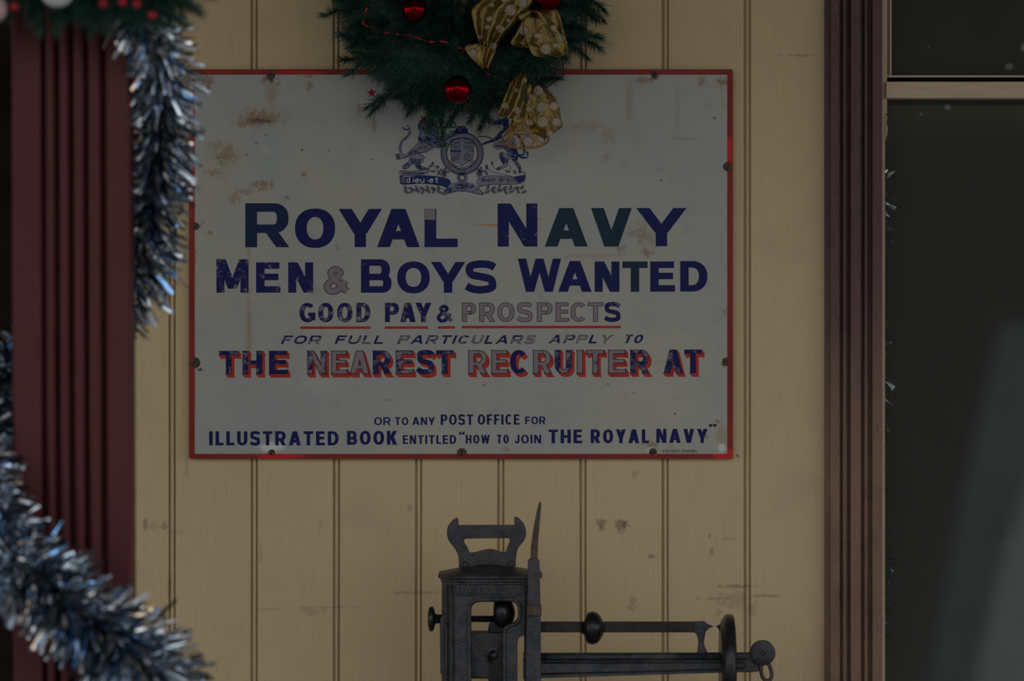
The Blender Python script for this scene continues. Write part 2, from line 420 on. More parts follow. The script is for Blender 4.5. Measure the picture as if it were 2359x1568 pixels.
M['canopy'] = mat_simple('canopy_boards', c4(.20,.16,.11), c4(.26,.2,.14), 5, .7)
M['reflector'] = mat_simple('pale_reflector_tint', c4(.84,.92,.95), c4(.88,.94,.96), 3, .7)
M['slatereflector'] = mat_simple('grey_reflector_tint', c4(.27,.31,.34), c4(.31,.35,.38), 3, .7)
M['slate'] = mat_simple('slate', c4(.06,.065,.07), c4(.09,.09,.1), 4, .7)

# ------------------------------------------------------------------ setting
m = MB(); m.box((-9,-6,-.15),(9,0.0,0)); tag(m.build('floor', M['paving']), kind='structure')
m = MB(); m.box((-60,-80,-1.1),(60,-6,-.95)); tag(m.build('track_bed', M['ground']), 'gravel ground beyond the platform edge', 'ground', kind='structure')
m = MB(); m.box((-9,-3.3,3.15),(9,.2,3.25)); m.box((-9,-3.34,2.95),(9,-3.28,3.25)); tag(m.build('ceiling', M['canopy']), kind='structure')
b = thing('added_dark_building', 'added unseen dark building that darkens the window reflection', 'building', (2,-26,-.95))  # added, unseen: placed and sized to keep the window's reflection dark
m = MB(); m.box((-3,-32,-.95),(7,-26,4.3)); m.build('wall', M['brick'], b)
m = MB(); m.prism([(-3.4,4.3),(7.4,4.3),(6,5.6),(-2,5.6)], -32.3, -25.7); m.build('roof', M['slate'], b)

m = MB(); m.prism([(2.75,-.95),(9,-.95),(9,2.1),(3.25,1.6),(3.0,.5)], -23.6, -23.5); tag(m.build('grey_reflector', M['slatereflector']), 'added unseen grey fence behind the pale fence across the tracks', 'reflector')  # added, unseen: middle step of the pale gradient reflected in the window
m = MB(); m.prism([(2.98,-.95),(9,-.95),(9,.9),(3.42,.7),(3.2,.05)], -23.1, -23); tag(m.build('pale_reflector', M['reflector']), 'added unseen pale fence in front of the building across the tracks', 'reflector')  # added, unseen: brightest step, reflected in the lower right of the glass
# boarded wall: each tongue and groove board a piece of its own
wall = bpy.data.objects.new('wall_back', None); COL.objects.link(wall); wall['kind'] = 'structure'
XW0, XW1, ZW0, ZW1 = PX(2032), PX(3040), PZ(1900), PZ(-420)      # window opening
def board_mesh(xa, xb, z0, z1, cut=None):
    m = MB(); p = S
    # joint: groove | bead | groove at the left edge, flat face, then tongue
    prof = [(xa, .016), (xa, .0055), (xa+.6*p, .0055), (xa+1.8*p, .0035), (xa+3.4*p, .0012), (xa+6*p, .0), (xa+8.6*p, .0012), (xa+10*p, .0035),
            (xa+10.4*p, .0065), (xa+12.6*p, .0065), (xa+13.4*p, .001), (xa+14.6*p, 0), (xb-3.6*p, 0), (xb-2.6*p, .001), (xb-2.2*p, .007), (xb-.05*p, .007), (xb-.05*p, .016)]
    n = len(prof); L = 14
    vs_ = [(x, y, z0+(z1-z0)*k/L) for k in range(L+1) for (x, y) in prof]
    fs = [(k*n+i, k*n+(i+1) % n, (k+1)*n+(i+1) % n, (k+1)*n+i) for k in range(L) for i in range(n)]
    fs += [tuple(range(n))[::-1], tuple(L*n+i for i in range(n))]
    m.add(vs_, fs); return m
xs = [395+189.3*i for i in range(-8, 8)]
xs = [x if x < 1700 else x for x in xs]
for i in range(len(xs)):
    xa = xs[i]; xb = xs[i+1] if i+1 < len(xs) else 1908
    if xb < -250: continue
    board_mesh(PX(xa-4), PX(xb-4), 0, 3.15).build('board', M['boards'], wall)
x = 1908.
while x < 3050:
    board_mesh(PX(x), PX(x+189.3), 0, ZW0-.03).build('board', M['boards'], wall)
    if ZW1 < 3.1: board_mesh(PX(x), PX(x+189.3), ZW1+.03, 3.15).build('board', M['boards'], wall)
    x += 189.3
while x < 4200:
    board_mesh(PX(x), PX(x+189.3), 0, 3.15).build('board', M['boards'], wall); x += 189.3
m = MB(); m.box((-4,.02,0),(XW0-.02,.10,3.15)); m.box((XW1+.02,.02,0),(5,.10,3.15)); m.box((XW0-.02,.02,0),(XW1+.02,.10,ZW0-.03)); m.box((XW0-.02,.02,ZW1+.03),(XW1+.02,.10,3.15))
m.build('wall_core', M['dark'], wall)

# casings either side of the window: fluted maroon moulding
def casing(x0, name):
    # x in photograph pixels at the moulding's face
    yf = -.034
    K = lambda q: PX(x0+q, yf)
    pr = [(0,.0),(0,-.010),(1,-.016),(9,-.017),(10,-.033),(12,-.035),(31,-.035),(33,-.033),(34,-.021),(37,-.021),(39,-.029),(43,-.031),(47,-.031),(50,-.029),(51,-.020),(55,-.020),
          (57,-.034),(59,-.036),(78,-.036),(81,-.034),(82,-.021),(86,-.021),(88,-.028),(91,-.031),(96,-.031),(99,-.028),(100,-.020),(105,-.020),(107,-.034),(109,-.036),(128,-.036),(130,-.034),(130,.0)]
    pr = [(K(a), b) for a, b in pr]; n = len(pr); L = 24; m = MB(); z0, z1 = ZW0-.15, 3.15
    vs_ = [(x, y, z0+(z1-z0)*k/L) for k in range(L+1) for (x, y) in pr]
    fs = [(k*n+i, k*n+(i+1) % n, (k+1)*n+(i+1) % n, (k+1)*n+i) for k in range(L) for i in range(n)]
    fs += [tuple(range(n))[::-1], tuple(L*n+i for i in range(n))]
    m.add(vs_, fs); tag(m.build(name, M['casing']), kind='structure')
casing(1902, 'trim_1'); casing(3050, 'trim_2')

# window_1: frame, transom, beads, panes, sill
win = bpy.data.objects.new('window_1', None); COL.objects.link(win); win['kind'] = 'structure'; win.location = (PX(2500), 0, ZW0)
m = MB(); m.box((PX(2026),-.012,PZ(1900)),(PX(2039,-.012),.07,PZ(262))); m.box((PX(2026),-.012,PZ(262)),(PX(2043.5,-.012),.07,PZ(-420)))
m.prism([(PX(2039),PZ(262)),(PX(2039),PZ(330)),(PX(2040.5),PZ(318)),(PX(2043),PZ(310)),(PX(2044),PZ(295)),(PX(2041),PZ(285)),(PX(2043),PZ(270))], -.011, .02)
m.build('stile', M['cream'], win)
m = MB(); m.box((PX(3038),-.012,PZ(1900)),(PX(3056),.07,PZ(-420))); m.build('stile', M['cream'], win)
m = MB(); m.box((PX(2039),-.020,PZ(226,-.02)),(XW1,.05,PZ(188,-.02))); m.build('transom', M['cream'], win, bevel=.0012)
m = MB(); m.box((PX(2043),.0,PZ(178)),(XW1,.02,PZ(173.5))); m.box((PX(2050,.0),.0,PZ(173.5)),(PX(2054,.0),.025,PZ(-420))); m.box((PX(2043),.010,PZ(173.5)),(PX(2050),.03,PZ(-420))); m.build('glazing_bead', M['cream'], win)
m = MB(); m.box((PX(2039),.022,PZ(190)),(XW1,.05,PZ(176))); m.build('dark_gap_strip', M['dark'], win)  # dark strip standing in for the shaded gap between bead and transom
m = MB(); m.box((PX(2030),.030,PZ(186)),(XW1,.034,PZ(-420))); m.build('pane', M['glass'], win)
m = MB(); m.box((PX(2030),.030,PZ(1890)),(XW1,.034,PZ(210))); m.build('pane', M['glass'], win)
m = MB(); m.box((PX(1990),-.07,ZW0-.05),(PX(3090),.09,ZW0)); m.build('sill', M['cream'], win, bevel=.004)
m = MB(); m.box((PX(1990),-.03,ZW1),(PX(3090),.09,ZW1+.06)); m.build('head', M['cream'], win, bevel=.004)
# dark room behind the glass
m = MB()
def inv_room(m, x0, x1, z0, z1, y0, y1):
    m.add([(x0,y1,z0),(x1,y1,z0),(x1,y1,z1),(x0,y1,z1),(x0,y0,z0),(x1,y0,z0),(x1,y0,z1),(x0,y0,z1)], [(0,1,2,3),(4,0,3,7),(1,5,6,2),(3,2,6,7),(4,5,1,0)])
inv_room(m, -2.6, 4.4, 1.90, 3.15, .11, 3.6); tag(m.build('wall_inner_upper', M['inside_up']), kind='structure')
m = MB(); inv_room(m, -2.6, 4.4, 0, 1.90, .11, 3.6); m.f = [m.f[i] for i in (0,1,2,4)]; m.c = m.c[:4]; tag(m.build('wall_inner_lower', M['inside_low']), kind='structure')

# near-black panel along the wall left of the post
m = MB(); m.box((PX(-420),-.03,0),(PX(48),.0,3.15)); tag(m.build('trim_3', M['dark']), kind='structure')

# ------------------------------------------------------------------ fluted veranda post
YP = -1.2
def post():
    k = lambda q: PX(q, YP)
    m = MB()
    pr = [(k(28), YP+.09), (k(28), YP+.006), (k(33), YP)]
    edges = [(96,107),(127,138),(159,171),(194,205),(232,246)]
    for a, b_ in edges:
        pr += [(k(a-2), YP), (k(a), YP+.002), (k(a+1.5), YP+.013), (k((a+b_)/2), YP+.016), (k(b_-1.5), YP+.013), (k(b_), YP+.002), (k(b_+2), YP)]
        if b_ < 240:
            pr += [(k(b_+6), YP-.0016), (k(b_+11), YP-.002), (k(b_+15), YP-.0016)]
    pr += [(k(296), YP), (k(300), YP+.004), (k(300), YP+.09)]
    n = len(pr); L = 10
    vs_ = []
    for q in range(L+1):
        z = 3.15*q/L; sh = (1.5-z)*.0035
        vs_ += [(x+sh, y, z) for (x, y) in pr]
    fs = [(q*n+i, q*n+(i+1) % n, (q+1)*n+(i+1) % n, (q+1)*n+i) for q in range(L) for i in range(n)]
    fs += [tuple(range(n))[::-1], tuple(L*n+i for i in range(n))]
    m.add(vs_, fs)
    o = m.build('veranda_post', M['post'])
    tag(o, 'fluted maroon painted wooden post wound with silver tinsel, nearest on the left', 'post')
post()

# ------------------------------------------------------------------ tinsel
def tinsel(name, label, path, rads, per_m, width, seed, cat='tinsel', lift=0.0, dark=.55, parent=None, clumps=None):
    rnd = random.Random(seed)
    pts = crom(path, 24); rad = rads[0]
    root = thing(name, label, cat, tuple(pts[0]), group=None)
    m = MB(); m.tube(pts, rad*.13, 6); m.build('core', M['foilcore'], root, smooth=True)
    ln = [0]
    for i in range(len(pts)-1): ln.append(ln[-1]+(pts[i+1]-pts[i]).length)
    tot = ln[-1]; N = int(tot*per_m); m = MB()
    for q in range(N):
        s_ = rnd.random()*tot; i = 0
        lo, hi = 0, len(ln)-1
        while hi-lo > 1:
            mid = (lo+hi)//2
            if ln[mid] <= s_: lo = mid
            else: hi = mid
        i = lo; t = (pts[i+1]-pts[i]).normalized(); f = (s_-ln[i])/max(1e-6, ln[i+1]-ln[i]); p = pts[i].lerp(pts[i+1], f)
        u = t.orthogonal().normalized(); w = t.cross(u); a = rnd.uniform(0, 2*pi)
        d = (u*cos(a)+w*sin(a)+t*rnd.gauss(.25, .35)).normalized()
        d = (d+Vector((0, 0, -.18-lift))).normalized()
        rad = rads[0]+(rads[1]-rads[0])*s_/tot
        L = rad*rnd.uniform(.72, 1.12) if rnd.random() > .03 else rad*rnd.uniform(1.15, 1.35)
        side = d.cross(Vector((rnd.gauss(0,1), rnd.gauss(0,1), rnd.gauss(0,1)))).normalized()
        nn = d.cross(side); wd = width*rad/rads[0]*rnd.uniform(.7, 1.25); cv = rnd.uniform(-.18, .18)*L
        tw = rnd.uniform(-.9, .9); vsx = []
        for j, tt in enumerate((0.12, .55, 1.0)):
            ang = tw*tt; sd = side*cos(ang)+nn*sin(ang)
            c_ = p+d*L*tt+nn*cv*tt*tt+Vector((0,0,-.10*L*tt*tt))
            vsx += [c_-sd*wd/2, c_+sd*wd/2]
        r = rnd.random()
        if r < .62: g = rnd.uniform(.15, .9); col = (g*.80, g*.93, g*1.08)
        elif r < .78: col = (.92, .94, .97)
        elif r < .84: col = (.25, .52, .95)
        elif r < .92: col = (.62, .50, .40)
        else: col = (.10, .13, .17)
        m.add(vsx, [(0,1,3,2),(2,3,5,4)], col)
    s = m.build('foil_strands', M['foil'], root); s['kind'] = 'stuff'
    return root
Q = lambda px, py, y: tuple(P(px, py, y))
tinsel('tinsel_garland', 'blue and silver foil tinsel garland coiled around the fluted maroon post',
    [Q(250,-60,-1.27), Q(352,70,-1.22), Q(372,220,-1.13), Q(362,380,-1.09), Q(335,540,-1.075), Q(285,660,-1.07), Q(150,790,-1.06), Q(10,860,-1.07), Q(-60,980,-1.14),
     Q(-54,1130,-1.25), Q(25,1275,-1.33), Q(150,1372,-1.35), Q(265,1465,-1.35), Q(365,1580,-1.28), Q(390,1770,-1.06)], (.056,.088), 3600, .0038, 3)
# strands that peek out from behind the window stile
tinsel('window_tinsel', 'pale silver tinsel strands just inside the window glass beside the cream stile',
    [Q(2002,360,.2), Q(2022,470,.2), Q(1996,620,.2), Q(2000,780,.2), Q(2024,850,.2), Q(1996,1040,.2), Q(2000,1200,.2), Q(2024,1310,.2), Q(1996,1450,.2)], (.042,.042), 650, .009, 11)

# ------------------------------------------------------------------ pine pieces
def sprig(L, nn, nl, seed, thick=.0011):
    rnd = random.Random(seed); m = MB()
    bend = rnd.uniform(-.2, .2)
    def pt(t): return Vector((bend*L*t*t, bend*.5*L*t*t, L*t))
    m.tube([pt(0), pt(.35), pt(.7), pt(1)], [.0016, .0014, .001, .0006], 4)
    for i in range(nn):
        t = rnd.uniform(.0, 1) if i > 14 else rnd.uniform(.92, 1)
        p = pt(t); a = rnd.uniform(0, 2*pi); el = rnd.uniform(.35, 1.15) if t < .92 else rnd.uniform(.0, .7)
        d = Vector((sin(el)*cos(a), sin(el)*sin(a), cos(el)))
        l = nl*rnd.uniform(.7, 1.15); u = d.orthogonal().normalized(); w = d.cross(u)
        tip = p+d*l+Vector((rnd.gauss(0,1), rnd.gauss(0,1), rnd.gauss(0,1)))*nl*.08
        th = thick*rnd.uniform(.7, 1.1)
        m.add([p+u*th*.5, p-u*th*.25+w*th*.43, p-u*th*.25-w*th*.43, tip], [(0,1,3),(1,2,3),(2,0,3)])
    return m.mesh('pine_tip', M['needle'])
SP = [sprig(.046+.004*i, 300, .0215, 100+i, .0010) for i in range(5)]
def put_tip(root, me, p, d, roll, sc=1):
    o = bpy.data.objects.new('pine_tip', me); COL.objects.link(o); o.parent = root
    q = Vector(d).to_track_quat('Z', 'Y'); 
    mat = Matrix.Translation(Vector(p)-root.location) @ q.to_matrix().to_4x4() @ Matrix.Rotation(roll, 4, 'Z') @ Matrix.Scale(sc, 4)
    o.matrix_basis = mat; return o
WC = P(1068, -38, -.07)
wr = thing('pine_wreath', 'dark green artificial pine wreath hung above the enamel sign', 'wreath', tuple(WC))
m = MB(); m.tube([WC+Vector((.136*cos(a), 0, .136*sin(a))) for a in [2*pi*i/40 for i in range(40)]], .062, 14, closed=True)
m.build('ring_frame', M['needle'], wr, smooth=True)
rnd = random.Random(21)
for i in range(295):
    a = 2*pi*(i*0.381966)+rnd.uniform(-.1, .1); ph = rnd.uniform(-.1, pi+.1)   # around the tube: 0 outward, pi/2 front, pi inward
    er = Vector((cos(a), 0, sin(a))); fr = Vector((0, -1, 0)); tg = Vector((-sin(a), 0, cos(a)))
    nr = er*cos(ph)+fr*sin(ph)
    base = WC+er*.136+nr*.062
    d = (nr*1.0+tg*rnd.uniform(-.9, .5)+Vector((rnd.gauss(0,.25), rnd.gauss(0,.15), rnd.gauss(0,.25)))).normalized()
    if d.y > .05: d.y = .05
    d = (d+Vector((rnd.gauss(0,.3),0,rnd.gauss(0,.3)))).normalized()
    inner = cos(ph) < -.3
    put_tip(wr, SP[i % 5], base, d, rnd.uniform(0, 6), .8 if inner else rnd.uniform(.85, 1.2))

m = MB()
for i in range(34000):
    a = rnd.uniform(0, 2*pi); ph = rnd.uniform(-.4, pi+.5); er = Vector((cos(a),0,sin(a))); nr = er*cos(ph)+Vector((0,-1,0))*sin(ph)
    p = WC+er*.136+nr*rnd.uniform(.056,.078); d = (nr+Vector((rnd.gauss(0,.6),rnd.gauss(0,.5),rnd.gauss(0,.6)))).normalized(); l = rnd.uniform(.014,.026)
    if (p+d*l).y > -.004: continue
    u = d.orthogonal().normalized(); w = d.cross(u); th = .001
    m.add([p+u*th*.5, p-u*th*.25+w*th*.43, p-u*th*.25-w*th*.43, p+d*l], [(0,1,3),(1,2,3),(2,0,3)])
o = m.build('inner_needles', M['needle'], wr); o['kind'] = 'stuff'

gc = P(180, -15, -1.3)
pg = thing('pine_garland', 'dark green pine garland with red berries across the top of the maroon post', 'garland', tuple(gc))
m = MB(); gp = crom([Q(-140,-30,-1.27), Q(20,-20,-1.30), Q(180,-25,-1.31), Q(320,-35,-1.29), Q(400,-45,-1.25)], 8); m.tube(gp, .014, 8); m.build('garland_stem', M['twig'], pg, smooth=True)
for i in range(120):
    t = rnd.random(); p = gp[int(t*(len(gp)-1))]; a = rnd.uniform(0, 2*pi)
    d = Vector((rnd.gauss(0,.45), cos(a)*.7-.25, sin(a))); 
    if d.y > .25: d.y = .1
    put_tip(pg, SP[i % 5], p, d.normalized(), rnd.uniform(0,6), rnd.uniform(.75, 1.0))
for (x, y) in [(330,-2),(350,15),(365,-8),(385,-20),(400,-30),(300,10)]:
    put_tip(pg, SP[2], P(x, y, -1.29), Vector((1, rnd.uniform(-.3,.2), rnd.uniform(-.75,.05))).normalized(), 1, .95)
bm = MB(); bm.sphere((0,0,0), .0065, 14); bme = bm.mesh('berry', M['matred'], True)
for (x, y) in [(33,15),(238,8),(283,5),(315,9),(351,35),(150,-30),(420,-20)]:
    o = bpy.data.objects.new('berry', bme); COL.objects.link(o); o.parent = pg; o.location = P(x, y, -1.385)-gc
def bauble(px, py, y, r, name, label, mat, group=None):
    c = P(px, py, y); t = thing(name, label, 'ornament', tuple(c), group)
    m = MB(); m.sphere(c, r, 40); m.build('ball', mat, t, smooth=True)
    m = MB(); m.lathe([(0,.0045),(.006,.0045),(.0065,.003)], c+Vector((0,r*.8,r*.55)), (0,.8,.55), 12); m.build('cap', M['goldwire'], t, smooth=False)
    m = MB(); m.tube([c+Vector((0,r*.8+.004,r*.55+.004))+Vector((.003*cos(a),0,.003+.003*sin(a))) for a in [2*pi*i/12 for i in range(12)]], .0005, 5, closed=True); m.build('hanging_loop', M['goldwire'], t)
    return t
bauble(132,-22,-1.39,.024,'white_bauble','blurred white bauble in the pine garland on the post', M['white'])
bauble(-16,20,-1.385,.020,'pink_bauble','blurred pale pink bauble at the left end of the pine garland', M['pink'])
bauble(955,22,-.188,.0215,'red_bauble','glossy red bauble on the upper left of the wreath', M['bauble'])
bauble(1054,206,-.184,.0235,'red_bauble','glossy red bauble low on the wreath above the crest', M['bauble'])
bauble(1262,-6,-.190,.0235,'red_bauble','red bauble at top right of the wreath behind the gold bow', M['bauble'])
def star(px, py, y, r, label, rot):
    c = P(px, py, y); m = MB(); n = 10
    pts = [(c.x+(r if i % 2 == 0 else r*.42)*cos(2*pi*i/n+rot), c.z+(r if i % 2 == 0 else r*.42)*sin(2*pi*i/n+rot)) for i in range(n)]
    vs_ = [(p[0], y, p[1]) for p in pts]+[(c.x, y-.004, c.z), (c.x, y+.004, c.z)]
    m.add(vs_, [(i, (i+1) % n, n) for i in range(n)]+[((i+1) % n, i, n+1) for i in range(n)])
    tag(m.build('red_star', M['matred'] if px < 900 else M['darkred']), label, 'ornament')
star(856,214,-.13,.0085,'small red star at the left lower edge of the wreath',.4)
star(976,277,-.12,.0090,'small dark red star at the bottom edge of the wreath over the lion',.9)
star(1080,241,-.19,.0060,'tiny dark red star just below the low red bauble',.1)
# bead string
bs = thing('bead_string', 'thin string of tiny red beads across the left of the wreath', 'beads', tuple(P(840,60,-.175)))
zz = [(700+a/3.145, b_/3.145) for a, b_ in [(455,60),(440,120),(435,178),(520,205),(600,238),(660,246),(770,258),(830,278),(905,300),(965,302),(1020,303),(1120,345),(1190,375),(1310,520),(1470,585),(1560,620)]]
bp = crom([P(a, b_, -.192) for a, b_ in zz], 6)
m = MB(); m.tube(bp, .00025, 4); m.build('thread', M['darkred'], bs)
be = MB(); be.sphere((0,0,0), .0019, 10); beme = be.mesh('bead', M['matred'], True)
for i in range(0, len(bp), 1):
    if rnd.random() < .58: continue
    o = bpy.data.objects.new('bead', beme); COL.objects.link(o); o.parent = bs; o.location = bp[i]-bs.location; o.scale = [rnd.choice((.7,1,1.25))]*3
# stray twig
tw = crom([P(1290,125,-.10), P(1297,150,-.09), P(1296,175,-.08), P(1275,190,-.075), P(1257,203,-.08)], 5)
m = MB(); m.tube(tw, .0012, 5); m.build('loose_twig', M['twig'], wr)

# ------------------------------------------------------------------ gold bows
def sheet(root, rows, y0, amp, folds, name, nu=34, nv=22, ph=0, curl=0.0, th=.0006):
    """ribbon panel: rows of (left, mid offset, right) in zoom coordinates, pleated in depth"""
    L = crom([Vector((r[0], r[1], 0)) for r in rows], 12); R_ = crom([Vector((r[2], r[3], 0)) for r in rows], 12)
    n = len(L)-1; m = MB(); vs_ = []
    for j in range(nv+1):
        t = j/nv; q = t*n; i = min(int(q), n-1); f = q-i
        a = L[i].lerp(L[i+1], f); b_ = R_[i].lerp(R_[i+1], f)
        for k in range(nu+1):
            u = k/nu; z = a.lerp(b_, u); g = G(z.x, z.y)
            am = amp*(.35+.65*t)
            y = y0-am*(.5+.5*sin(folds*2*pi*u+ph+t*1.2))-curl*sin(pi*u)-.3*amp*sin(folds*5.1*u+t*3+ph)
            vs_.append(P(g[0], g[1]+sin(folds*2*pi*u+ph)*1.6*t, y))
    w = nu+1
    m.add(vs_, [(j*w+k, (j+1)*w+k, (j+1)*w+k+1, j*w+k+1) for j in range(nv) for k in range(nu)])
    o = m.build(name, M['ribbon'], root, smooth=True)
    s = o.modifiers.new('thick', 'SOLIDIFY'); s.thickness = th
    return o
b1 = thing('gold_bow', 'upper gold ribbon bow with glitter dots on the right of the wreath', 'bow', tuple(P(1215,35,-.17)))
sheet(b1, [(235,-130,700,-140),(200,-10,735,0),(112,85,660,120),(130,230,565,235),(165,350,440,365),(205,440,370,480)], -.190, .014, 2.6, 'loop', curl=.010)
sheet(b1, [(240,400,372,430),(235,500,352,520),(225,600,318,610),(228,680,290,684)], -.203, .008, 1.2, 'tail', ph=1, nu=16)
sheet(b1, [(230,440,235,420),(66,455,240,470),(85,545,238,590),(215,672,245,680)], -.198, .004, .8, 'tail', ph=2, nu=14)
sheet(b1, [(640,150,720,90),(612,215,955,85),(565,320,1035,290),(512,440,1078,440),(690,470,1092,545)], -.186, .018, 2.0, 'loop', ph=.6, curl=.014)
sheet(b1, [(650,160,900,190),(640,300,960,260),(680,440,1030,400),(735,552,1060,500),(850,572,1086,552)], -.200, .009, 1.5, 'tail', ph=2.4, curl=.008)
m = MB(); kc = P(*G(650,150), -.206); m.lathe([(-.012,.003),(-.008,.007),(0,.006),(.008,.005),(.012,.003)], kc, (.8,0,.6), 14); m.build('knot', M['ribbon'], b1, smooth=True)
b2 = thing('gold_bow', 'lower gold ribbon bow with glitter dots hanging over the sign', 'bow', tuple(P(1215,220,-.15)))
sheet(b2, [(600,735,660,720),(500,820,672,800),(455,930,660,930),(420,1040,630,1060),(372,1160,560,1190)], -.150, .012, 1.6, 'loop', curl=.008, ph=.4)
sheet(b2, [(745,860,775,830),(700,930,930,955),(665,1040,995,1080),(650,1180,1012,1200),(730,1320,1026,1275),(850,1390,930,1350)], -.150, .008, 1.3, 'loop', curl=.016, ph=2.0)
sheet(b2, [(600,1010,700,990),(540,1090,720,1100),(530,1180,740,1190),(560,1230,780,1300)], -.146, .007, 1.3, 'tail', curl=.006, ph=1.3)
m = MB(); kc = P(*G(690,900), -.165); m.lathe([(-.010,.003),(-.006,.004),(0,.005),(.006,.004),(.010,.003)], kc, (.2,0,1), 14); m.build('knot', M['ribbon'], b2, smooth=True)
# filigree bell
def bell():
    # rim ellipse centre in zoom coords
    c = P(*G(655,1400), -.135); Rr = 238/4.356*S*.985; H = .058
    t = thing('wire_bell', 'gold filigree wire bell below the lower gold bow', 'bell', tuple(c))
    ax = Vector((-.04, .36, 1)).normalized(); u = ax.orthogonal().normalized(); w = ax.cross(u)
    def bp_(h, a):
        hh = max(0, min(1, h)); r = Rr*(1.0-.62*hh**.55-.0*hh) if hh < .999 else Rr*.18
        r = Rr*(.40+.60*(1-hh)**2.0)*(1 if hh < .8 else math.sqrt(max(.02, 1-((hh-.8)/.2)**2*.85)))
        return c+ax*(H*hh)+(u*cos(a)+w*sin(a))*r
    m = MB(); m.tube([bp_(0, 2*pi*i/48) for i in range(48)], .0014, 6, closed=True); m.build('rim', M['goldwire'], t, smooth=True)
    m = MB(); m.tube([bp_(.34, 2*pi*i/40) for i in range(40)], .0010, 6, closed=True); m.tube([bp_(.7, 2*pi*i/30) for i in range(30)], .0009, 6, closed=True); m.build('hoop', M['goldwire'], t, smooth=True)
    for k in range(8):
        a = 2*pi*k/8+.2; m = MB(); m.tube([bp_(i/14, a) for i in range(15)], .0011, 6); m.build('rib', M['goldwire'], t, smooth=True)
        m = MB(); m.tube([bp_(.17+.13*sin(q), a+2*pi/16+.27*cos(q)) for q in [2*pi*i/20 for i in range(20)]], .0009, 6, closed=True)
        m.tube([bp_(.50+.12*sin(q), a+2*pi/16+.22*cos(q)) for q in [2*pi*i/16 for i in range(16)]], .0008, 6, closed=True); m.build('scroll', M['goldwire'], t, smooth=True)
bell()

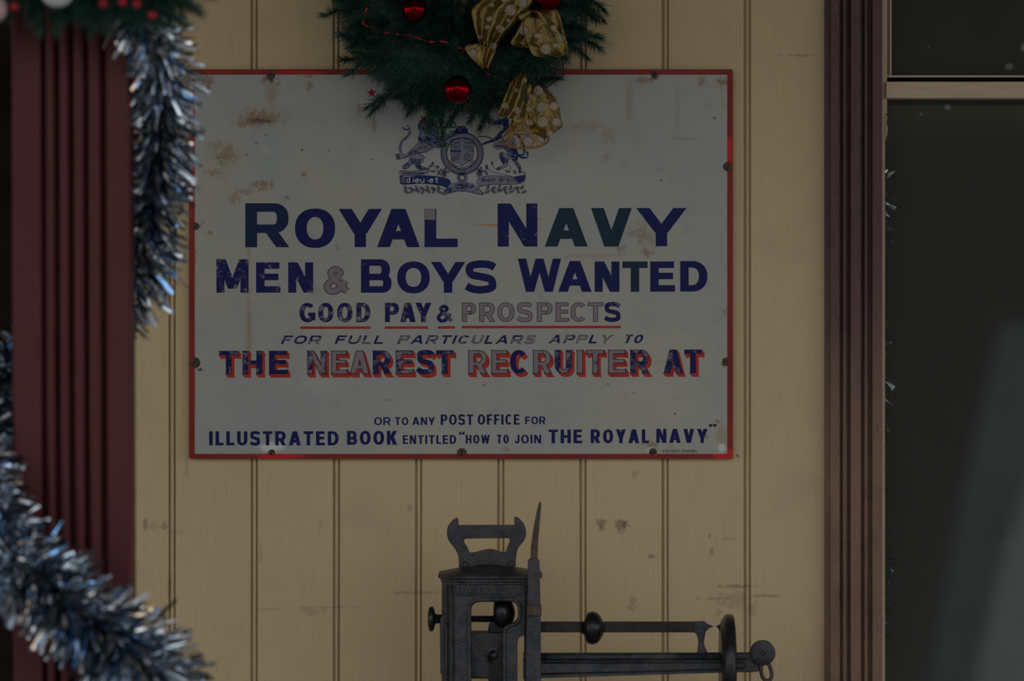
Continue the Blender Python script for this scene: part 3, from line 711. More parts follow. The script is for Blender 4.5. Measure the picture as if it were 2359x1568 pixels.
# ------------------------------------------------------------------ lettering
def prims(ch, w, h, t, u):
    r = lambda *a: ('r',)+a; d = lambda *a: ('d',)+a; a_ = lambda *a: ('a',)+a; s = lambda *a: ('s',)+a
    if ch == 'A': return [d(t*.56,0,w/2-t*.06,h,t*1.12), d(w-t*.56,0,w/2+t*.06,h,t*1.12), r(w*.24,h*.20,w*.76,h*.20+u)]
    if ch in 'BPR':
        L = [r(0,0,t,h)]; y0 = h*.47-u/2 if ch != 'R' else h*.42-u/2
        if ch == 'P': y0 = h*.38
        ry = (h-y0)/2; rx = min(ry*1.0, w*.5); xr = w*(.95 if ch == 'B' else .97 if ch == 'R' else 1); cx = xr-rx
        L += [r(0,h-u,cx,h), r(0,y0,cx,y0+u), a_(cx,h-ry,rx,ry,-90,90,t,u,2.2)]
        if ch == 'B':
            ry = (y0+u)/2; rx = min(ry, w*.5); cx = w-rx
            L += [r(0,0,cx,u), r(0,y0,cx,y0+u), a_(cx,ry,rx,ry,-90,90,t,u,2.2)]
        if ch == 'R': L += [d(w-t*.60,0,w*.50,h*.47,t*1.12)]
        return L
    if ch == 'C': return [a_(w/2,h/2,w/2,h/2,42,318,t,u,2.2)]
    if ch == 'G': return [a_(w/2,h/2,w/2,h/2,42,330,t,u,2.2), r(w-t,h*.10,w,h*.50), r(w*.55,h*.50-u*.9,w,h*.50)]
    if ch == 'D': rx = min(w*.58, h/2); return [r(0,0,t,h), r(0,0,w-rx,u), r(0,h-u,w-rx,h), a_(w-rx,h/2,rx,h/2,-90,90,t,u,2.2)]
    if ch == 'E': return [r(0,0,t,h), r(0,0,w,u), r(0,h-u,w*.96,h), r(0,h*.52-u/2,w*.92,h*.52+u/2)]
    if ch == 'F': return [r(0,0,t,h), r(0,h-u,w,h), r(0,h*.50-u/2,w*.88,h*.50+u/2)]
    if ch == 'H': return [r(0,0,t,h), r(w-t,0,w,h), r(0,h/2-u/2,w,h/2+u/2)]
    if ch == 'I': return [r(0,0,w,h)]
    if ch == 'J': return [r(w-t,h*.3,w,h), a_(w/2,h*.3,w/2,h*.3,180,360,t,u,2.1)]
    if ch == 'K': return [r(0,0,t,h), d(t*.95,h*.36,w-t*.62,h,t*1.2), d(w-t*.62,0,w*.46,h*.58,t*1.2)]
    if ch == 'L': return [r(0,0,t,h), r(0,0,w,u)]
    if ch == 'M': return [r(0,0,t*.95,h), r(w-t*.95,0,w,h), d(w/2,h*.12,t*.56,h,t*1.05), d(w/2,h*.12,w-t*.56,h,t*1.05)]
    if ch == 'N': return [r(0,0,t*.95,h), r(w-t*.95,0,w,h), d(w-t*.56,0,t*.56,h,t*1.12)]
    if ch == 'O': return [a_(w/2,h/2,w/2,h/2,0,360,t,u,2.2)]
    if ch == 'S': return [s([(w*.93,h*.80),(w*.78,h-u*.62),(w*.5,h-u*.48),(w*.2,h-u*.75),(t*.52,h*.72),(w*.22,h*.57),(w*.5,h*.51),(w*.80,h*.43),(w-t*.5,h*.27),(w*.82,u*.78),(w*.5,u*.48),(w*.22,u*.66),(w*.05,h*.22)], (t+u)/2)]
    if ch == 'T': return [r(w/2-t/2,0,w/2+t/2,h), r(0,h-u,w,h)]
    if ch == 'U': return [r(0,h*.36,t,h), r(w-t,h*.36,w,h), a_(w/2,h*.36,w/2,h*.36,180,360,t,u,2.1)]
    if ch == 'V': return [d(w/2-t*.06,0,t*.56,h,t*1.12), d(w/2+t*.06,0,w-t*.56,h,t*1.12)]
    if ch == 'W': k = t*.88; return [d(w*.285,0,k*.55,h,k*1.1), d(w*.285,0,w*.5,h,k*1.05), d(w*.715,0,w*.5,h,k*1.05), d(w*.715,0,w-k*.55,h,k*1.1)]
    if ch == 'Y': return [r(w/2-t/2,0,w/2+t/2,h*.46), d(w/2,h*.36,t*.58,h,t*1.16), d(w/2,h*.36,w-t*.58,h,t*1.16)]
    if ch == '&': return [s([(w*.93,h*.06),(w*.62,h*.36),(w*.32,h*.66),(w*.27,h*.83),(w*.45,h*.93),(w*.64,h*.82),(w*.56,h*.66),(w*.27,h*.47),(w*.11,h*.27),(w*.23,h*.09),(w*.47,h*.09),(w*.70,h*.26),(w*.84,h*.50)], t)]
    if ch == 'q': return [a_(w*.25,h*.35,w*.25,h*.35,0,360,w*.25,h*.35,2), d(w*.12,h*.4,w*.4,h,w*.16), a_(w*.78,h*.35,w*.25,h*.35,0,360,w*.25,h*.35,2), d(w*.66,h*.4,w*.94,h,w*.16)]
    if ch == 'Q': return [a_(w*.25,h*.65,w*.25,h*.35,0,360,w*.25,h*.35,2), d(w*.1,0,w*.4,h*.6,w*.16), a_(w*.78,h*.65,w*.25,h*.35,0,360,w*.25,h*.35,2), d(w*.64,0,w*.94,h*.6,w*.16)]
    return []
def real(pl, ins, w, h, flare=0):
    out = []
    for p in pl:
        if p[0] == 'r':
            _, x0, y0, x1, y1 = p
            out.append([(x0+ins,y0+ins),(x1-ins,y0+ins),(x1-ins,y1-ins),(x0+ins,y1-ins)])
            if flare and ins == 0:
                if y1-y0 > x1-x0:
                    if y0 <= .01: out.append([(x0-flare,0),(x1+flare,0),(x1,flare*1.6),(x0,flare*1.6)])
                    if y1 >= h-.01: out.append([(x0-flare,h),(x1+flare,h),(x1,h-flare*1.6),(x0,h-flare*1.6)])
                elif x1 > w*.85 and (y0 <= .01 or y1 >= h-.01):
                    if y0 <= .01: out.append([(x1-flare*1.6,y1),(x1,y1+flare*1.5),(x1+flare*.4,0),(x1-flare*1.6,0)])
                    else: out.append([(x1-flare*1.6,y0),(x1,y0-flare*1.5),(x1+flare*.4,h),(x1-flare*1.6,h)])
                    if x0 <= .01 and abs((x1-x0)-w) < .01 and y1 >= h-.01 and len(pl) == 2: out.append([(flare*1.6,y0),(0,y0-flare*1.5),(-flare*.4,h),(flare*1.6,h)])
        elif p[0] == 'd':
            _, xa, ya, xb, yb, th = p
            k = math.hypot(xb-xa, yb-ya)/abs(yb-ya); hw = th/2-ins*k; s_ = (xb-xa)/(yb-ya)
            y0, y1 = (ya, yb) if ya < yb else (yb, ya); x0 = xa if ya < yb else xb
            e0 = ins if y0 <= .01 else 0; e1 = ins if y1 >= h-.01 else 0
            X = lambda y: x0+s_*(y-y0)
            out.append([(X(y0+e0)-hw,y0+e0),(X(y0+e0)+hw,y0+e0),(X(y1-e1)+hw,y1-e1),(X(y1-e1)-hw,y1-e1)])
            if flare and ins == 0 and y0 <= .01: out.append([(xa-th/2-flare,0),(xa+th/2+flare,0),(X(flare*1.6)+th/2,flare*1.6),(X(flare*1.6)-th/2,flare*1.6)])
        elif p[0] == 'a':
            _, cx, cy, rx, ry, a0, a1, tx, ty, n = p
            N = max(6, int(abs(a1-a0)/9)); 
            def pt(a, qx, qy):
                c, s_ = cos(a), sin(a); e = 2/n
                return (cx+qx*math.copysign(abs(c)**e, c), cy+qy*math.copysign(abs(s_)**e, s_))
            for i in range(N):
                b0 = radians(a0+(a1-a0)*i/N); b1_ = radians(a0+(a1-a0)*(i+1)/N)
                out.append([pt(b0,rx-ins,ry-ins), pt(b1_,rx-ins,ry-ins), pt(b1_,max(0,rx-tx+ins),max(0,ry-ty+ins)), pt(b0,max(0,rx-tx+ins),max(0,ry-ty+ins))])
        elif p[0] == 's':
            _, pts, th = p; q = crom([Vector((a, b_, 0)) for a, b_ in pts], 6); hw = th/2-ins; nn = []
            for i in range(len(q)):
                tt = q[min(i+1, len(q)-1)]-q[max(i-1, 0)]; tt.normalize(); nn.append(Vector((-tt.y, tt.x, 0)))
            for i in range(len(q)-1):
                a, b_ = q[i], q[i+1]
                out.append([tuple((a+nn[i]*hw)[:2]), tuple((b_+nn[i+1]*hw)[:2]), tuple((b_-nn[i+1]*hw)[:2]), tuple((a-nn[i]*hw)[:2])])
    return out
YS = -.012
def stroke_polys(pts, th, n=5):
    return real([('s', pts, th)], 0, 1, 1)
def put_glyph(mb, ch, x0, x1, yt, yb, t, u, ins=0, tone=None, flare=0, shear=0, y=YS-.0003, sweep=None):
    w = x1-x0; h = yb-yt
    if shear: w = w-shear*h
    polys = []
    for poly in real(prims(ch, w, h, t, u), ins, w, h, flare):
        pp = [(x0+a+shear*b_, yb-b_) for a, b_ in poly]
        if sweep:
            allp = pp+[(a+sweep[0], b_+sweep[1]) for a, b_ in pp]
            hid = convex_hull_2d([Vector(q) for q in allp]); pp = [allp[i] for i in hid]
        polys.append(pp)
    for pp in union(polys):
        mb.flat([(PX(a, y), PZ(b_, y)) for a, b_ in pp], y, tone)
REL = dict(A=1.05,B=.92,C=.92,D=.95,E=.78,F=.74,G=.95,H=.92,I=.30,J=.62,K=.95,L=.70,M=1.12,N=.93,O=1.0,P=.86,R=.95,S=.86,T=.84,U=.90,V=.98,W=1.38,Y=.98)
REL['&'] = 1.0
def word(mb, txt, x0, x1, yt, yb, tf=.30, uf=.24, gap=.18, tone=None, shear=0, wears=None, outline=None):
    h = yb-yt; rel = [REL.get(c, .9) if c != 'I' else None for c in txt]
    # solve unit width so that the word fills x0..x1
    t = tf*h; ni = txt.count('I'); tot = sum(r_ for r_ in rel if r_); g = gap*h
    k = (x1-x0-ni*t-g*(len(txt)-1)-shear*h)/tot if tot else 0
    x = x0
    for i, c in enumerate(txt):
        w = t if c == 'I' else rel[i]*k
        pull = 0
        tn = tone if wears is None else (wears[i], 0, 0)
        put_glyph(mb, c, x, x+w+shear*h, yt, yb, t, uf*h, tone=tn, shear=shear, y=YS-.0006 if outline else YS-.0003, ins=.8 if outline else 0)
        if outline: put_glyph(outline, c, x, x+w+shear*h, yt, yb, t, uf*h, shear=shear)
        x += w+g

sign = thing('enamel_sign', 'white enamel recruiting sign with navy lettering and red border screwed to the boards', 'sign', tuple(P(1062, 1055, -.01)))
XL, XR, YT, YB = 436, 1688, 160, 1056
def rr(x0, x1, yt, yb, r, y, n=5, cut=True):
    pts = []
    for (cx, cy, a0) in ((x1-r, yb-r, -90), (x1-r, yt+r, 0), (x0+r, yt+r, 90), (x0+r, yb-r, 180)):
        for i in range(n+1):
            a = radians(a0+90*i/n); pts.append((PX(cx+r*cos(a), y), PZ(cy-r*sin(a), y)))
    return pts
m = MB(); m.prism(rr(XL, XR, YT, YB, 5, YS), YS, -.006); m.build('plate', M['enamel'], sign, bevel=.0006)
m = MB(); m.prism(rr(XL-.5, XR+.5, YT-.5, YB+.5, 5, YS), YS-.0006, YS+.003, [rr(XL+12.5, XR-12.5, YT+12, YB-11, 3, YS)]); m.build('border', M['red'], sign, bevel=.0004)
m = MB(); m.prism(rr(XL+2, XR-2, YT+2, YB-2, 8, YS), -.006, -.0001); m.build('backing', M['dark'], sign)

nav = MB(); outl = MB()
T1 = 27.0; U1 = 20
for (c, a, b_, yt, yb, wv, teal) in [('R',565.2,667.9,468,569.3,.12,.5),('O',679.6,772,480,571,0,0),('Y',780,880,481,569,0,0),('A',868.8,967,481,569,0,.05),('L',978,1054.5,481,569,.05,.1),
    ('N',1146.5,1238,468.5,567.8,.18,.1),('A',1255,1354,479,567.8,0,1),('V',1361.5,1455.4,479,567.8,0,1),('Y',1466,1581.5,479,567,.05,.1)]:
    put_glyph(nav, c, a, b_, yt, yb, T1*(.97 if c in 'AVY' else 1), U1*(.98), tone=(wv, teal, 0))
put_glyph(nav, 'I', 978.8, 1002.6, 481.8, 506, 24, 24, tone=(.95,0,0), y=YS-.0006)
for (c, a, b_, yt, yb, wv, teal) in [('M',498.6,572.5,597,674,.27,0),('E',590,646,604,674,.22,0),('N',664,721.5,604,674,.22,0),('B',831.5,902,597,674,.15,0),('O',915,990,602,675.5,0,0),('Y',992.6,1071.8,603,674,0,0),('S',1071,1144.5,600.7,674.7,0,0),
    ('W',1193,1292.6,595.5,672,.05,0),('A',1286,1363,601,672,.05,0),('N',1370,1427,602,672,.05,.2),('T',1433.7,1491.8,602,672,0,.9),('E',1498,1555,602,671.5,.1,.1),('D',1567,1629.6,601,671.3,0,0)]:
    put_glyph(nav, c, a, b_, yt, yb, 19.5, 15, tone=(wv, teal, 0))
put_glyph(outl, '&', 747, 804, 616, 675, 15.5, 15); put_glyph(nav, '&', 747, 804, 616, 675, 15.5, 15, ins=1.6, tone=(.62,0,0), y=YS-.0006)
for (c, a, b_, wv) in [('G',690,726.5,.28),('O',733,768,.3),('O',776.7,812,.32),('D',821,853,.34),('P',887,919,.3),('A',922,957.4,.25),('Y',957,994,.25),
    ('P',1064.4,1096.7,.5),('R',1104,1140.7,.72),('O',1145.7,1185,.85),('S',1191,1227,.75),('P',1237,1272.7,.6),('E',1280,1311,.78),('C',1314,1353,.62),('T',1354,1390,.8),('S',1392,1430,.25)]:
    f = (a-690)/740.; yt = 697.5-1.5*f; yb = 742-1.5*f
    put_glyph(outl, c, a, b_, yt, yb, 11.2, 8.6)
    put_glyph(nav, c, a, b_, yt, yb, 11.2, 8.6, ins=1.3, tone=(wv,0,0), y=YS-.0006)
put_glyph(outl, '&', 1006, 1043, 702.5, 741.5, 8, 8); put_glyph(nav, '&', 1006, 1043, 702.5, 741.5, 8, 8, ins=.9, tone=(.3,0,0), y=YS-.0006)
for txt, a, b_, yt in [('FOR',647,744,772.5),('FULL',770.5,889,772.3),('PARTICULARS',915,1238,772),('APPLY',1263,1413.5,771),('TO',1435.5,1485,770.5)]:
    word(nav, txt, a, b_, yt, yt+19.6, .27, .20, .34, shear=.42, wears=[random.uniform(.2,.5) for _ in txt], outline=outl)
sh = MB()
for (c, a, b_, wv) in [('T',505,549,.3),('H',559,604,.3),('E',620,662,.2),('N',708,751.5,.42),('E',763,800.5,.62),('A',806,851,.85),('R',859,901,.3),('E',912,952,.4),('S',960,1000,.25),('T',1005,1044,.3),
    ('R',1079,1123,.72),('E',1132,1170,.75),('C',1175,1215.5,.1),('R',1228,1270.6,.74),('U',1278,1317,.35),('I',1329,1343,.8),('T',1351,1391.5,.5),('E',1401,1442,.72),('R',1452,1496,.35),('A',1529,1573,.3),('T',1577,1616,.2)]:
    f = (a-505)/1112.; yt = 808-3.2*f; yb = 861.5-2.2*f
    tk = 14 if c == 'I' else 13.2
    put_glyph(sh, c, a, b_, yt, yb, tk, 9.5, flare=1.8, y=YS-.0002, sweep=(6.5, 8.2))
    put_glyph(outl, c, a, b_, yt, yb, tk, 9.5, flare=1.8, y=YS-.0005)
    put_glyph(nav, c, a, b_, yt, yb, tk, 9.5, ins=1.5, tone=(wv,0,0), y=YS-.0008)
for txt, a, b_, yt, yb in [('OR',862,900,960.8,978.8),('TO',910,940.5,960.8,978.8),('ANY',950,1002,960.5,978.5),('POST',1015.4,1090,954.3,978.2),('OFFICE',1100.6,1197,954,977.8),('FOR',1209.7,1256.7,959,976.7)]:
    word(nav, txt, a, b_, yt, yb, .215, .16, .17, tone=(0,0,0))
for txt, a, b_, yt, yb in [('ILLUSTRATED',482,780,993,1025.5),('BOOK',799.7,915,992,1024),('ENTITLED',928,1051,1002,1022),('HOW',1073,1128,1001.3,1021.3),('TO',1145,1172,1001,1021),('JOIN',1186,1246.6,1001,1021),('THE',1264,1341,989,1020.7),('ROYAL',1360.8,1495,988.6,1020.4),('NAVY',1512,1630,987.5,1019.8)]:
    word(nav, txt, a, b_, yt, yb, .245 if yb-yt > 25 else .22, .19 if yb-yt > 25 else .17, .20, tone=(0,0,0))
put_glyph(nav, 'q', 1057, 1070.5, 993, 1001, 3, 3, tone=(0,0,0)); put_glyph(nav, 'Q', 1633, 1651, 976, 984, 3, 3, tone=(.2,0,0))
for txt, a, b_ in [('PATENT',1527,1566),('ENAMEL',1570,1607)]:
    word(outl, txt, a, b_, 1035.5, 1042, .16, .14, .16)
fd = MB()
for txt, a, b_ in [('CO',1612,1624),('LTD',1630,1652)]:
    word(fd, txt, a, b_, 1035.5, 1042, .16, .14, .16)
nav.build('lettering', M['navy'], sign); outl.build('lettering_outline', M['outline'], sign)
o = sh.build('letter_shading', M['shade'], sign); o['label'] = 'red block shading under the navy letters'
fd.build('faded_maker_text', M['pale'], sign)
for a, b_, y in [(692,853,754.6),(886.4,986,754.3),(1009,1048,754.1),(1064,1430,753.2)]:
    m = MB(); m.flat([(PX(a,YS),PZ(y-2.9,YS)),(PX(b_,YS),PZ(y-3.1,YS)),(PX(b_,YS),PZ(y+2.7,YS)),(PX(a,YS),PZ(y+2.9,YS))], YS-.0003); m.build('red_underline', M['shade'], sign)

# crest, traced in zoom coordinates: origin (880,260), 5.361 per pixel
def C_(p): return (880+p[0]/5.361, 260+p[1]/5.361)
cf = MB(); cl = MB(); cp = MB()
KY = [0]
def cpoly(mb, pts, tone, y, org=False):
    KY[0] -= 4e-6; y += KY[0]
    if 7 < len(pts) and org: pts = [(q.x, q.y) for q in crom([Vector((p[0], p[1], 0)) for p in pts], 4, True)]
    L = [Vector((*C_(p), 0)) for p in pts]
    for t in tessellate_polygon([L]): mb.flat([(PX(L[i].x, y), PZ(L[i].y, y)) for i in t], y, tone)
STK = {id(cl): [], id(cp): []}
def cstroke(mb, pts, th, tone=None, y=YS-.0008, smooth=True):
    q = [C_(p) for p in pts]
    if id(mb) in STK:
        STK[id(mb)] += (stroke_polys(q, th/5.361) if smooth else sum([stroke_polys([q[i], q[i+1]], th/5.361) for i in range(len(q)-1)], [])); return
    KY[0] -= 4e-6; y += KY[0]
    for poly in (stroke_polys(q, th/5.361) if smooth else sum([stroke_polys([q[i], q[i+1]], th/5.361) for i in range(len(q)-1)], [])):
        mb.flat([(PX(a, y), PZ(b_, y)) for a, b_ in poly], y, tone)
SHP = []; yc = YS-.0004; dk = (.12,.1,0); md = (.5,0,0); lt = (.75,0,0)
for pts, tn in [
    ([(455,130),(560,90),(640,140),(700,230),(690,280),(740,320),(800,400),(700,430),(620,420),(540,440),(470,350),(445,320),(470,240),(445,190)], (.35,.1,0)),
    ([(470,350),(640,420),(540,480),(440,500),(340,520),(320,490),(380,440),(440,380)], lt),
    ([(340,500),(440,480),(500,530),(512,590),(470,640),(520,670),(575,695),(540,702),(440,690),(410,640),(400,590),(350,650),(305,690),(265,692),(258,655),(320,610),(340,560)], (.4,0,0)),
    ([(165,510),(230,495),(300,510),(335,525),(290,560),(230,550),(180,575),(200,540)], md),
    ([(700,310),(780,270),(840,260),(900,240),(930,270),(850,300),(790,330),(770,400),(720,380)], md),
    ([(930,165),(1010,160),(1060,200),(1060,250),(980,260),(890,250),(900,210)], (.2,0,0)),
    ([(1380,110),(1480,80),(1540,50),(1560,150),(1525,220),(1480,260),(1470,310),(1400,350),(1300,375),(1245,400),(1250,372),(1330,340),(1385,320),(1440,250),(1500,190),(1480,140),(1400,150)], dk),
    ([(1380,385),(1460,350),(1540,330),(1620,300),(1650,400),(1640,440),(1560,440),(1500,430),(1420,450),(1385,420)], md),
    ([(1500,430),(1560,440),(1650,440),(1680,520),(1670,600),(1710,655),(1712,720),(1695,750),(1685,690),(1625,600),(1575,560),(1545,650),(1500,680),(1430,700),(1410,690),(1500,640),(1475,600),(1450,520),(1480,480),(1545,520),(1540,470)], (.33,0,0)),
    ([(215,745),(240,712),(400,720),(560,678),(585,700),(560,740),(420,770),(240,772)], lt),
    ([(225,775),(300,790),(500,770),(700,785),(840,830),(820,925),(700,890),(500,868),(260,878),(228,850)], (0,.1,0)),
    ([(750,990),(850,870),(960,850),(1080,860),(1150,890),(1190,950),(1255,1000),(1190,1002),(1080,975),(960,965),(860,980),(770,1010)], (.42,0,0)),
    ([(1180,830),(1230,790),(1400,775),(1600,790),(1765,768),(1760,830),(1700,872),(1500,882),(1350,882),(1200,912),(1160,870)], lt),
    ([(225,785),(280,792),(280,872),(228,850)], lt)]:
    cpoly(cf, pts, tn, yc, True)
    SHP.append(pts)
cpoly(cf, [(1640,785),(1762,768),(1758,830),(1690,870),(1650,830)], (0,0,0), yc-.0002)
# garter ring and shield
def ring(mb, cx, cy, r0, r1, tone, y, a0=0, a1=360):
    for i in range(48):
        b0 = radians(a0+(a1-a0)*i/48); b1_ = radians(a0+(a1-a0)*(i+1)/48)
        q = [C_((cx+r*cos(b), cy+r*sin(b))) for r, b in ((r0,b0),(r0,b1_),(r1,b1_),(r1,b0))]
        if id(mb) in STK: STK[id(mb)].append(q); continue
        mb.flat([(PX(a, y), PZ(b_, y)) for a, b_ in q], y, tone)
ring(cf, 990, 500, 262, 192, (.78,0,0), yc)
for rr_ in (262, 252, 197, 190): ring(cl, 990, 500, rr_+3, rr_-3, None, YS-.0007)
cpoly(cf, [(850,325),(1130,325),(1130,520),(1095,590),(990,650),(885,590),(850,520)], (.88,0,0), yc)
cstroke(cl, [(850,325),(1130,325),(1130,520),(1095,590),(990,650),(885,590),(850,520),(850,325)], 7, smooth=False)
cstroke(cf, [(845,470),(1125,470)], 26, (.35,0,0), yc-.0002, False); cstroke(cf, [(990,330),(990,640)], 18, (.6,0,0), yc-.0002, False)
rc = random.Random(5)
for (x0, x1, y0, y1) in [(865,970,345,445),(1010,1110,345,450),(875,965,495,590),(1010,1100,495,590)]:
    for r_ in range(4):
        yy = y0+(y1-y0)*(r_+.5)/4; cstroke(cl, [(x0+(x1-x0)*i/7, yy+rc.uniform(-11,11)) for i in range(8)], 5.5)
for i in range(34):                      # letters round the garter
    a = radians(-40+i*260/34); c = (990+226*cos(a), 500+226*sin(a)); e = (cos(a)*17, sin(a)*17); f = (-sin(a)*7, cos(a)*7)
    k = rc.choice((-1, 0, 1)); cstroke(cl, [(c[0]-e[0]+f[0]*k, c[1]-e[1]+f[1]*k), (c[0]+f[0], c[1]+f[1]), (c[0]+e[0]-f[0]*k, c[1]+e[1]-f[1]*k)], 6)
cstroke(cl, [(850,560),(900,640),(990,670),(1080,640),(1130,570)], 8); cstroke(cl, [(840,590),(900,660),(990,695),(1085,660),(1145,590)], 6)
def inside(x, y, pl):
    r_ = False
    for i in range(len(pl)):
        (x1, y1), (x2, y2) = pl[i-1], pl[i]
        if (y1 > y) != (y2 > y) and x < (x2-x1)*(y-y1)/(y2-y1)+x1: r_ = not r_
    return r_
def hatch(pl, n, ang, L, th, mbs, jit=.5):
    xs_ = [p[0] for p in pl]; ys_ = [p[1] for p in pl]; k = 0; tries = 0
    while k < n and tries < n*30:
        tries += 1
        x = rc.uniform(min(xs_), max(xs_)); y = rc.uniform(min(ys_), max(ys_)); a = ang+rc.gauss(0, jit); l = L*rc.uniform(.6, 1.2)
        q = [(x-l*cos(a), y-l*sin(a)), (x+l*.25*sin(a), y-l*.25*cos(a)), (x+l*cos(a), y+l*sin(a))]
        if all(inside(*p, pl) for p in q): cstroke(mbs[k % len(mbs)], q, th); k += 1
hatch(SHP[0], 70, .7, 15, 5, (cl, cp, cl), .5)
hatch(SHP[1], 26, 2.6, 15, 4.5, (cl, cl, cp), .4)
hatch(SHP[2], 30, 1.7, 13, 5, (cl, cp), .6)
hatch(SHP[4], 16, .3, 13, 5, (cl, cp), .6)
hatch(SHP[6], 30, 2.0, 12, 4.5, (cp, cl), .7)
hatch(SHP[7], 24, .3, 14, 5, (cl, cl, cp), .5)
hatch(SHP[8], 30, 1.2, 13, 4.5, (cp, cl), .5)
hatch(SHP[5], 12, 1.2, 10, 5, (cp, cl), .7)
hatch(SHP[11], 22, .1, 16, 4.5, (cl, cp), .7)
for k in (0, 1, 2, 4, 6, 7, 8): 
    q = [(v.x, v.y) for v in crom([Vector((p[0], p[1], 0)) for p in SHP[k]], 3, True)]
    cstroke(cl, q+[q[0]], 4.5, smooth=False)
# claws, ears, hooves
for a in [[(170,512),(188,520),(205,512)],[(165,540),(185,545),(205,535)],[(175,572),(195,560),(215,562)],[(262,688),(285,680),(300,690)],[(535,700),(555,690),(575,694)],
          [(1240,402),(1255,385),(1275,380)],[(1385,118),(1370,100),(1350,106)],[(1440,88),(1432,62),(1455,80)],[(1535,60),(1560,90),(1552,130),(1575,160),(1548,190),(1560,220)],[(1420,170),(1450,175),(1470,190)]]: cstroke(cl, a, 7)
# tails, fur, limbs
cstroke(cf, [(235,495),(222,430),(248,350),(315,290),(345,230),(335,180),(300,150)], 24, md, yc); cstroke(cf, [(250,180),(290,205),(340,200)], 16, dk, yc)
for k in (-11, 11): cstroke(cl, [(235+k,490),(222+k,430),(248+k,350),(315+k,290),(345+k,230)], 5)
cstroke(cf, [(1690,290),(1740,370),(1757,470),(1740,520),(1690,520),(1725,550),(1790,545),(1795,490)], 26, (.3,0,0), yc)
cstroke(cl, [(1770,490),(1800,480),(1795,510)], 8); cstroke(cl, [(1560,250),(1660,260),(1700,300)], 14)
for i in range(46):
    x = rc.uniform(470, 680); y = rc.uniform(140, 400)
    if x > 560+ (y-100)*.5: continue
    mbx = cp if i % 2 else cl
    cstroke(mbx, [(x-12, y-6), (x, y+rc.uniform(-7,7)), (x+12, y+rc.uniform(-4,10))], 4.5)
for i in range(8): cstroke(cl, [(600+i*22, 250+i*14), (680+i*16, 300+i*12), (740+i*8, 360+i*8)], 5)
for i in range(9): cstroke(cl, [(350+i*14, 560+i*2), (380+i*12, 590), (360+i*12, 640)], 5)
for i in range(7): cstroke(cl, [(330+i*26, 510-i*12), (350+i*26, 480-i*10), (380+i*26, 490-i*12)], 5)
cstroke(cl, [(460,495),(545,482),(555,496)], 7); cstroke(cl, [(500,520),(545,560)], 6); cstroke(cl, [(165,515),(215,520),(175,540),(220,545),(180,570),(250,560),(330,530)], 8)
for i in range(6): cstroke(cp, [(1480+i*20, 480+i*10), (1500+i*20, 520+i*8), (1530+i*18, 560)], 5)
for i in range(6): cstroke(cl, [(1390+i*30, 390+i*4), (1420+i*28, 420), (1450+i*26, 400+i*5)], 6)
cstroke(cl, [(1185,290),(1240,290),(1320,300),(1380,330)], 9); cstroke(cp, [(1230,302),(1300,312)], 7)
for (x, y) in [(690,140),(760,150),(830,150),(880,150)]: ring(cl, x, y, 38, 26, None, YS-.0007)
cstroke(cl, [(830,240),(870,230),(900,250),(870,275),(820,300),(780,290)], 12)
# scroll outlines and scroll words
cstroke(cl, [(210,745),(240,715),(400,722),(560,680),(583,705),(545,745),(420,772),(235,772)], 6); cstroke(cl, [(225,775),(228,850),(260,880),(500,870),(700,890),(820,925),(750,990),(770,1010),(860,980),(960,965),(1080,975),(1190,1002),(1255,1000),(1190,930),(1200,912),(1350,882),(1500,882),(1700,872),(1760,830),(1768,760),(1740,722),(1700,745)], 7)
cstroke(cl, [(1180,830),(1230,790),(1400,775),(1600,790),(1765,768)], 6); cstroke(cl, [(1330,715),(1450,750),(1600,780)], 6); cstroke(cl, [(700,922),(770,950),(800,985)], 6)
for i in range(7): cstroke(cl, [(228,790+i*11), (268,796+i*11)], 5)
for i in range(14): cstroke(cl, [(250+i*20, 735+rc.uniform(-8,8)), (262+i*20, 755), (275+i*20, 735)], 6)
def small(mb, s_, x, y0, w, h, adv, th=13):
    for ch in s_:
        X = lambda a: x+a*w; Y = lambda b_: y0-b_*h
        st = {'d': [[(.85,1.7),(.85,0)],[(.85,.8),(.4,1),(0,.5),(.4,0),(.85,.2)]], 'i': [[(.4,1),(.4,0)],[(.3,1.5),(.5,1.4)]], 'e': [[(0,.5),(.9,.6),(.5,1),(0,.5),(.4,0),(.9,.15)]], 'u': [[(0,1),(.05,.2),(.5,0),(.85,.3)],[(.85,1),(.85,0)]],
              't': [[(.4,1.5),(.4,.2),(.8,0)],[(0,1),(.85,1)]], 'm': [[(0,0),(0,1)],[(0,.8),(.35,1),(.45,0)],[(.45,.8),(.8,1),(.95,0)]], 'o': [[(0,.5),(.45,1),(.9,.5),(.45,0),(0,.5)]], 'n': [[(0,0),(0,1)],[(0,.8),(.6,1),(.85,0)]], 'r': [[(0,0),(0,1)],[(0,.7),(.7,1)]], '.': [[(.3,.5),(.6,.5)]]}.get(ch, [])
        for q in st: cstroke(mb, [(X(a), Y(b_)) for a, b_ in q], th, smooth=len(q) > 2)
        x += adv*(.6 if ch in 'i.' else 1.15 if ch == 'm' else 1)
small(cp, 'dieu.et', 300, 858, 50, 44, 68, 15); small(cl, 'mon', 1235, 850, 42, 38, 58, 8); small(cl, 'droit', 1440, 850, 38, 38, 50, 8)
